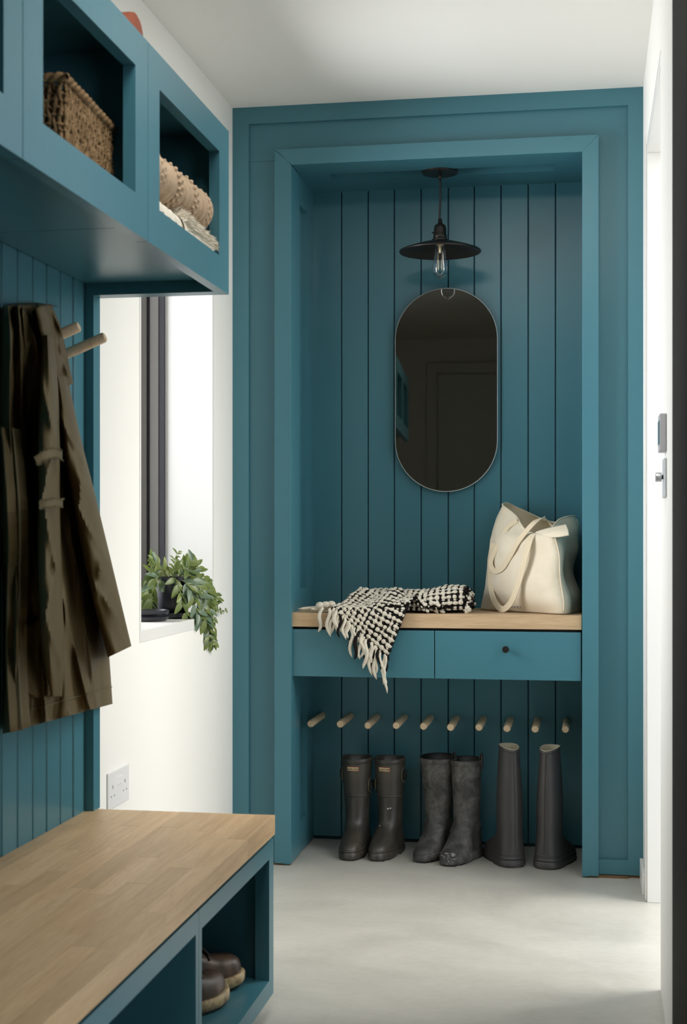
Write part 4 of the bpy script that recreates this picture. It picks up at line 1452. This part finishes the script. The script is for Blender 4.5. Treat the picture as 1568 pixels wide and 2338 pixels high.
# ------------------------------------------------------------------ olive coat
coat = thing('hanging_coat', 'olive green waxed cotton coat hanging from a peg on the teal boards', 'coat', (-0.95, 2.46, 1.40))
rows_ = [((4, 692), (112, 690)), ((3, 720), (122, 724)), ((2, 800), (142, 790)), ((-2, 930), (158, 900)), ((2, 1080), (180, 1040)), ((8, 1240), (208, 1180)), ((12, 1400), (232, 1330)), ((10, 1540), (247, 1470)), ((6, 1676), (257, 1607))]
# hanging folds: crest lines over the cloth (share of the width at share of the height), height, soft side, steep side
FOLDS = [([(0.30, 0.00), (0.50, 0.12), (0.62, 0.30), (0.62, 0.55), (0.62, 0.75), (0.58, 0.92), (0.62, 1.0)], 0.028, 0.13, 0.030),
         ([(0.70, 0.22), (0.72, 0.42), (0.75, 0.62), (0.80, 0.82), (0.86, 1.0)], 0.022, 0.07, 0.030),
         ([(0.12, 0.00), (0.16, 0.20), (0.14, 0.50), (0.12, 0.75), (0.10, 1.0)], 0.022, 0.05, 0.035),
         ([(0.34, 0.10), (0.32, 0.35), (0.34, 0.60), (0.36, 0.85), (0.40, 1.0)], 0.020, 0.05, 0.030),
         ([(0.55, 0.70), (0.66, 0.84), (0.74, 0.93), (0.80, 1.0)], 0.016, 0.030, 0.045),
         ([(0.45, 0.00), (0.42, 0.10), (0.40, 0.22)], 0.014, 0.03, 0.03),
         ([(0.75, 0.00), (0.80, 0.08), (0.84, 0.16)], 0.014, 0.03, 0.03)]
def coat_x(s, t):
    """distance of the cloth from the wall: body swell plus hanging folds"""
    swell = 0.062 * max(0.0, 1 - (2 * s - 1) ** 6) ** 0.6
    f = 0.0
    for line, h, wl, wr_ in FOLDS:
        t0, t1 = line[0][1], line[-1][1]
        if t < t0 - .08 or t > t1 + .08: continue
        c = interp([(q[1], q[0]) for q in line], t)
        fade = min(1, max(0, (t - t0 + .08) / .10), 1) * min(1, max(0, (t1 + .08 - t) / .10))
        if t0 == 0: fade = min(1, max(0, (t1 + .08 - t) / .10)) * min(1, .35 + 3 * t)
        if t1 == 1: fade = min(1, max(0, (t - t0 + .08) / .10)) if t0 > 0 else min(1, .35 + 3 * t)
        d = s - c
        w_ = wl if d < 0 else wr_
        f += h * fade * math.exp(-(abs(d) / w_) ** 1.4)
    f += 0.012 * noise.noise(Vector((s * 4 + t * 3, t * 6, 1))) + 0.006 * noise.noise(Vector((s * 12 + t * 8, t * 13, 4)))
    return XB + 0.028 + swell * (0.75 + 0.25 * t) + f
def coat_pt(s, t):
    a = crom([Vector((p[0][0], p[0][1], 0)) for p in rows_], t)
    b_ = crom([Vector((p[1][0], p[1][1], 0)) for p in rows_], t)
    u, v = lerp(a.x, b_.x, s), lerp(a.y, b_.y, s)
    if t < 0.14: v += 10 * (1 - t / .14) * (2 * s - 1) ** 4
    X = coat_x(s, t)
    if t < 0.05: X -= 0.05 * (1 - t / .05) ** 2
    return atX(u, v, X)
cm = MB()
NF = 140
rings = []
for k in range(141):
    t_ = k / 140
    fr_ = [coat_pt(i / NF, t_) for i in range(NF + 1)]
    a, b_ = fr_[-1], fr_[0]
    back = []
    for i in range(1, 12):
        f = i / 12
        back.append(Vector((XB + 0.006 + 0.004 * sin(9 * f + t_ * 6), lerp(a.y, b_.y, f), lerp(a.z, b_.z, f))))
    rings.append(fr_ + back)
cm.loft(rings, True, True, True)
cm.build('coat_body', 'coat', coat, smooth=True, angle=75)


def limb(cent, name, m='coat', n=40, rows=120, wr=0.004, seed=0.0):
    """flattened hanging sleeve: cent rows of (u, v, half width in px, X centre, half depth)"""
    mb = MB(); rr = []
    for k in range(rows):
        t_ = k / (rows - 1)
        q = crom([Vector((c[0], c[1], c[2])) for c in cent], t_)
        q2 = crom([Vector((c[3], c[4], c[5] if len(c) > 5 else 0)) for c in cent], t_)
        ring = []
        for i in range(n):
            a = 2 * pi * i / n
            ca, sa = cos(a), sin(a)
            u = q.x + q.z * ca
            X = q2.x + q2.y * math.copysign(abs(sa) ** .85, sa)
            # slack creases that run round the sleeve on the slant
            cr = 0.0
            for c0, sl, h in ((.22, .10, 1.0), (.38, -.12, .7), (.55, .14, 1.0), (.68, -.10, .9), (.80, .12, .8)):
                cr += h * math.exp(-((t_ - c0 - sl * ca) / .030) ** 2)
            X += wr * (cr + 0.8 * noise.noise(Vector((ca * 1.5 + seed, t_ * 7 + sa, seed)))) * (0.4 + 0.6 * max(0, sa))
            ring.append(atX(u, q.y + q2.z * ca, X))
        rr.append(ring)
    mb.loft(rr, True, True, True)
    return mb.build(name, m, coat, smooth=True, angle=70)


# sleeve towards the window and sleeve down the middle
limb([(138, 860, 16, -.990, .040, 0), (160, 990, 22, -.968, .050, 0), (188, 1120, 26, -.955, .056, -3), (216, 1250, 29, -.950, .056, -6), (246, 1380, 29, -.948, .052, -10), (273, 1488, 27, -.948, .050, -13)], 'sleeve', wr=.006, seed=2.0)
limb([(108, 765, 12, -.975, .050, 0), (112, 880, 21, -.962, .058, 0), (112, 1000, 25, -.952, .060, 0), (112, 1110, 25, -.950, .060, 0), (112, 1240, 27, -.950, .058, 0), (117, 1390, 28, -.952, .054, 0), (122, 1500, 26, -.957, .048, 0), (127, 1590, 18, -.968, .030, 0)], 'sleeve', wr=.007, seed=7.0)
# shoulder cape with its hem
def cape(s, t):
    rowsC = [((86, 700), (116, 694)), ((96, 740), (134, 735)), ((108, 800), (149, 790)), ((120, 850), (160, 842)), ((126, 893), (167, 876))]
    a = crom([Vector((p[0][0], p[0][1], 0)) for p in rowsC], t); b_ = crom([Vector((p[1][0], p[1][1], 0)) for p in rowsC], t)
    X = -0.945 - 0.035 * s + 0.010 * sin(6 * s + 3 * t) + 0.006 * noise.noise(Vector((s * 4, t * 5, 9)))
    return atX(lerp(a.x, b_.x, s), lerp(a.y, b_.y, s), X)
MB().grid(cape, 20, 24).build('shoulder_cape', 'coat', coat, smooth=True, solid=0.006)
def strap_tab(pts, X, w_, nme='strap_tab'):
    q = path([atX(u, v, X + dx) for u, v, dx in pts], 14)
    r_ = MB(); r_.ribbon(q, Vector((0.9, -0.45, 0)), w_, 0.004)
    o = r_.build(nme, 'coat', coat, bevel=0.001)
    rf = random.Random(len(pts) + int(pts[0][1]))
    e = MB()
    for sgn in (1, -1):
        for a, b_ in zip(q, q[1:]):
            for _ in range(3):
                p = a.lerp(b_, rf.random()) + Vector((0.002, -.002, sgn * w_ / 2))
                e.tube([p, p + Vector((rf.uniform(0, .004), rf.uniform(-.003, .004), sgn * rf.uniform(.001, .004)))], 0.0006, 4)
    e.build('frayed_edge', 'coat_edge', o)
    return o
strap_tab([(80, 1052, 0), (100, 1040, .008), (122, 1034, .010), (140, 1040, .002)], -.892, 0.013)
strap_tab([(88, 1152, 0), (106, 1150, .008), (124, 1147, .010), (141, 1150, .002)], -.891, 0.011)
# placket along the near front edge, hem line, patch pocket
q = [coat_pt(0.10 + .03 * sin(7 * k / 30), lerp(0.42, 0.995, k / 30)) + Vector((0.010, -0.006, 0)) for k in range(31)]
MB().ribbon(q, Vector((0.8, -0.6, 0)), 0.040, 0.005).build('zip_placket', 'coat', coat, bevel=0.0015)
MB().tube([p + Vector((.006, -.006, 0)) for p in q], 0.0022, 6).build('zip', 'coat_edge', coat, smooth=True)
pk = MB()
def pocket(s, t):
    ss = lerp(0.17, 0.52, s)
    e = 1 - 0.10 * (2 * s - 1) ** 4 * (t > .5)
    tt = lerp(0.78, 0.935 - 0.03 * abs(2 * s - 1) ** 3, t)
    p = coat_pt(ss, tt)
    return p + Vector((0.010, -0.006, 0))
pk.grid(pocket, 20, 14)
pk.build('patch_pocket', 'coat', coat, smooth=True, solid=0.006)
MB().tube([coat_pt(i / 60, 0.955) + Vector((.0012, -.001, 0)) for i in range(61)], 0.0012, 5).build('hem_stitching', 'coat_edge', coat, smooth=True)

# ------------------------------------------------------------------ basket in the middle cabinet
bk = thing('woven_basket', 'square seagrass basket with rope rim in the open wall cabinet', 'basket', (-0.88, 2.17, 1.5635))
bx0, bx1, by0, by1, bz0, bz1 = -0.990, -0.792, 2.066, 2.338, 1.5640, 1.708
rk = random.Random(2)
body = MB().box(bx0 + .006, bx1 - .006, by0 + .006, by1 - .006, bz0, bz1 - .012)
body.build('basket_core', 'grass', bk)
wv = MB()
def wall_strands(a, b_, out):
    L = (b_ - a).length
    n = int(L / 0.0085)
    for i in range(n):
        f = (i + .5) / n
        P = []
        p = a.lerp(b_, f)
        for k in range(11):
            z = lerp(bz0 + .002, bz1 - .008, k / 10)
            P.append(Vector((p.x, p.y, z)) + out * (0.002 + 0.0025 * sin(k * 2.2 + i * pi)) + (b_ - a).normalized() * (0.003 * sin(k * 1.7 + i * 2.1) + rk.uniform(-.0012, .0012)))
        wv.tube(P, [0.0036 * rk.uniform(.75, 1.25) for _ in P], 6)
    for k in range(12):
        z = lerp(bz0 + .006, bz1 - .012, k / 11)
        P = [a.lerp(b_, i / 30) + out * (0.003 + 0.003 * sin(i * 3.1 + k * pi)) for i in range(31)]
        wv.tube([Vector((p.x, p.y, z + rk.uniform(-.002, .002))) for p in P], 0.0024, 5)
c4 = [Vector((bx1, by0, 0)), Vector((bx1, by1, 0)), Vector((bx0, by1, 0)), Vector((bx0, by0, 0))]
outs = [Vector((1, 0, 0)), Vector((0, 1, 0)), Vector((-1, 0, 0)), Vector((0, -1, 0))]
for i in range(4): wall_strands(c4[i], c4[(i + 1) % 4], outs[i])
o = wv.build('weave', 'grass', bk, smooth=True); o['kind'] = 'stuff'
rim = MB()
e = 0.004
loop = []
cs = [Vector((bx1 + e, by0 - e, bz1)), Vector((bx1 + e, by1 + e, bz1)), Vector((bx0 - e, by1 + e, bz1)), Vector((bx0 - e, by0 - e, bz1))]
for i in range(4):
    loop += [cs[i].lerp(cs[(i + 1) % 4], k / 40) for k in range(40)]
loop.append(loop[0])
for ph in (0, pi):
    P = []
    for k, p in enumerate(loop):
        o_ = (p - Vector(((bx0 + bx1) / 2, (by0 + by1) / 2, bz1))); o_.normalize()
        P.append(p + Vector((0, 0, 0.004 * sin(k * 1.1 + ph))) + o_ * 0.004 * cos(k * 1.1 + ph))
    rim.tube(P, 0.0052, 6, False)
rim.build('rope_rim', 'grass', bk, smooth=True)
bk.location = Vector((-0.792, 2.066, 1.5635)) + Matrix.Rotation(radians(4.0), 3, 'Z') @ (Vector(bk.location) - Vector((-0.792, 2.066, 1.5635)))
bk.rotation_euler.z = radians(4.0)

# ------------------------------------------------------------------ rolled knit blanket, folded throw and sheepskin in the far cabinet
kb = thing('rolled_blanket', 'oatmeal cable knit blanket rolled up on top of the sheepskin', 'blanket', (-0.806, 2.65, 1.632))
kc = Vector((-0.806, 0, 1.674))
k1 = MB()
def knit(s, t):
    y = lerp(2.448, 2.842, s)
    a = 2 * pi * t
    seg = s * 4.0 + 0.10 * sin(a * 1.0)
    ph = seg - math.floor(seg)
    r = 0.0445 * (0.74 + 0.30 * abs(sin(pi * ph)) ** 0.5)
    r += 0.0016 * sin(seg * 40)
    r *= (1 - max(0, (s - .93) / .07) ** 2 * .5) * (1 - max(0, (.05 - s) / .05) ** 2 * .4)
    zz = kc.z + r * sin(a) * 0.92 - 0.004 * (s - .4)
    return Vector((kc.x + r * cos(a) + 0.010 * (s - .5), y, zz))
k1.grid(knit, 150, 110)
k1.build('knit_roll', 'knit', kb, smooth=True)
k2 = MB()
for k in range(8):
    seg = ((k // 2) + .42 + .16 * (k % 2)) / 4
    for i in range(22):
        a = 2 * pi * (i + .5 * (k % 2)) / 22
        p = knit(seg - 0.025 * sin(a), (i + .5 * (k % 2)) / 22)
        d = Vector((cos(a), 0, sin(a)))
        k2.ball(p + d * .0002, .0046, .0066, .0046, 6, 4)
o = k2.build('cable_stitch', 'knit', kb, smooth=True); o['kind'] = 'stuff'
k3 = MB()
k3.lathe([(0.0, 0.001), (0.02, 0.0), (0.026, -.006)], (kc.x + .005, 2.843, kc.z - .003), 20, 'y')
k3.build('roll_end', 'knit', kb, smooth=True)

sk = thing('sheepskin', 'shaggy cream sheepskin folded under the rolled knit blanket', 'sheepskin', (-0.84, 2.66, 1.5635))
def pelt(s, t):
    y = lerp(2.62, 2.835, s)
    a = lerp(-0.12, 1.1, t) * pi
    return Vector((-0.806 + 0.046 * math.copysign(abs(cos(a)) ** .7, cos(a)), y, 1.590 + 0.036 * sin(a) * (1 - .25 * s)))
p1_ = MB(); p1_.grid(pelt, 16, 16)
p1_.build('pelt', 'fleece', sk, smooth=True)
fur = MB()
rfu = random.Random(6)
for _ in range(11000):
    s, t_ = rfu.random(), rfu.random() * .75
    p = pelt(s, t_)
    n_ = (p - Vector((-0.806, p.y, 1.585))).normalized()
    d = (n_ * 0.8 + Vector((0.2, 0.55 + .5 * s, -.25)) + Vector((rfu.uniform(-.4, .4), rfu.uniform(-.4, .4), rfu.uniform(-.4, .4)))).normalized()
    L = rfu.uniform(.016, .030)
    sd = d.cross(Vector((rfu.uniform(-1, 1), rfu.uniform(-1, 1), rfu.uniform(-1, 1)))).normalized() * 0.0011
    mid = p + d * L * .55
    tip = p + d * L + Vector((0, .002, -.004))
    if max(tip.x, mid.x) > XC + 0.004 or (max(tip.x, mid.x) > XC - .024 and (min(tip.z, mid.z) < 1.5885 or tip.y > 2.8565)) or tip.y > 2.89: continue
    if tip.y > 2.888: continue
    fur.add([p - sd, p + sd, mid + sd * .8, tip, mid - sd * .8], [(0, 1, 2, 3, 4)])
o = fur.build('fleece', 'fleece', sk, smooth=True); o['kind'] = 'stuff'

wv2 = thing('cream_blanket', 'cream woven blanket folded under the near end of the knit roll', 'blanket', (-0.84, 2.55, 1.5635))
def cb(s, t):
    y = lerp(2.446, 2.705, s)
    a = 2 * pi * t
    taper = 1 - max(0, (s - .5) / .5) ** 2 * .75
    r = 1 + 0.05 * sin(y * 160) + .06 * noise.noise(Vector((y * 30, a * 2, 3)))
    return Vector((-0.806 + 0.044 * r * math.copysign(abs(cos(a)) ** .7, cos(a)), y, 1.594 + 0.030 * taper * r * sin(a) - .002 * s))
c_b = MB(); c_b.grid(cb, 60, 30)
c_b.build('folded_cloth', 'yarn', wv2, smooth=True)

# ------------------------------------------------------------------ terracotta pot lying on the cabinets
tp = MB()
tc_ = (-0.803, 2.462, 1.866 + 0.0425)
tp.lathe([(0.0, 0.0), (0.036, 0.0), (0.0415, -0.003), (0.0425, -0.010), (0.0425, -0.030), (0.0385, -0.033), (0.036, -0.085), (0.033, -0.088), (0.0, -0.088)], tc_, 36, 'x')
o = tp.build('terracotta_pot', 'terracotta', loc=tc_, smooth=True, angle=35)
tag(o, 'small terracotta pot lying on its side on top of the wall cabinets', 'pot')

# ------------------------------------------------------------------ brown shoes in the bench cabinet
def make_shoe(toe, yaw, label, side):
    root = thing('leather_shoe', label, 'shoe', (0, 0, 0), 'brown leather shoes in the bench')
    R = Matrix.Rotation(yaw, 3, 'Z'); L = 0.235
    base = Vector((toe[0], toe[1], toe[2])) - R @ Vector((0, L, 0))
    root.location = base
    def plan(y, ex=0):
        f = y / L
        w_ = interp([(0, .022), (.06, .031), (.2, .034), (.42, .034), (.62, .043), (.78, .045), (.90, .038), (.965, .025), (1.0, .006)], f) + ex
        sh_ = side * 0.006 * sin(pi * min(1, f))
        return w_, sh_
    def outline(ex, z, rise=0.0):
        pts = []
        n = 26
        for sd in (1, -1):
            for i in range(n):
                f = (i + .5) / n if sd > 0 else 1 - (i + .5) / n
                w_, sh_ = plan(f * L, ex)
                yy = f * (L + 2 * ex) - ex
                zz = z + 0.010 * max(0, (f - .72) / .28) ** 2
                pts.append(Vector((sd * w_ + sh_, yy, zz)))
        return pts
    def place(mb):
        mb.v = [tuple(R @ Vector(p) + base) for p in mb.v]; return mb
    s0 = MB(); s0.loft([outline(.001, 0), outline(.003, .004), outline(.003, .006)], True, True, True)
    place(s0).build('outsole', 'sole_dark', root, smooth=True, angle=50)
    s1 = MB(); s1.loft([outline(.003, .0055), outline(.0055, .008), outline(.006, .022), outline(.003, .027), outline(-.004, .027)], True, True, True)
    place(s1).build('midsole', 'gum', root, smooth=True, angle=50)
    n = 26; rings = []
    for k in range(34):
        f = 0.005 + 0.985 * k / 33
        w_, sh_ = plan(f * L, -.002)
        h = interp([(0, .060), (.06, .074), (.2, .078), (.36, .074), (.48, .066), (.6, .052), (.72, .043), (.84, .039), (.92, .034), (.97, .023), (1, .006)], f)
        zb = .024 + 0.010 * max(0, (f - .72) / .28) ** 2
        ring = []
        for i in range(n):
            a = pi * i / (n - 1)
            x = w_ * math.copysign(abs(cos(a)) ** .75, cos(a))
            z = zb + h * abs(sin(a)) ** .72
            ring.append(Vector((x * (1 - .25 * (z - zb) / .08 * (f < .5)) + sh_, f * L, z)))
        rings.append(ring)
    up = MB(); up.loft(rings, False)
    place(up).build('upper', 'leather', root, smooth=True)
    # laces with bow
    for j, f in enumerate((0.46, .53, .60, .67)):
        lc = MB(); k = int((f - .005) / .985 * 33); r_ = rings[k]
        lc.tube([r_[i] + Vector((0, .004 * (i - 12.5) / 8 * (1 if j % 2 else -1), .002)) for i in range(7, 20)], 0.0021, 6)
        place(lc).build('lace', 'lace', root, smooth=True)
    c = rings[16][12] + Vector((0, 0.002, .003))
    for sd in (1, -1):
        bw = MB(); bw.tube(path([c, c + Vector((sd * .018, .004, .018)), c + Vector((sd * .032, .008, .016)), c + Vector((sd * .026, .014, .002)), c + Vector((0, .006, 0))], 18), 0.0020, 6)
        place(bw).build('lace', 'lace', root, smooth=True)
        bw = MB(); bw.tube(path([c, c + Vector((sd * .016, .016, .004)), c + Vector((sd * .040, .030, -.012))], 12), 0.0020, 6)
        place(bw).build('lace', 'lace', root, smooth=True)
    return root


make_shoe((-0.732, 2.772, 0.0795), radians(-30), 'brown leather lace up shoe with honey sole, nearer of the pair in the bench', 1)
make_shoe((-0.716, 2.874, 0.0795), radians(-48), 'brown leather lace up shoe with honey sole, the one behind in the bench', -1)
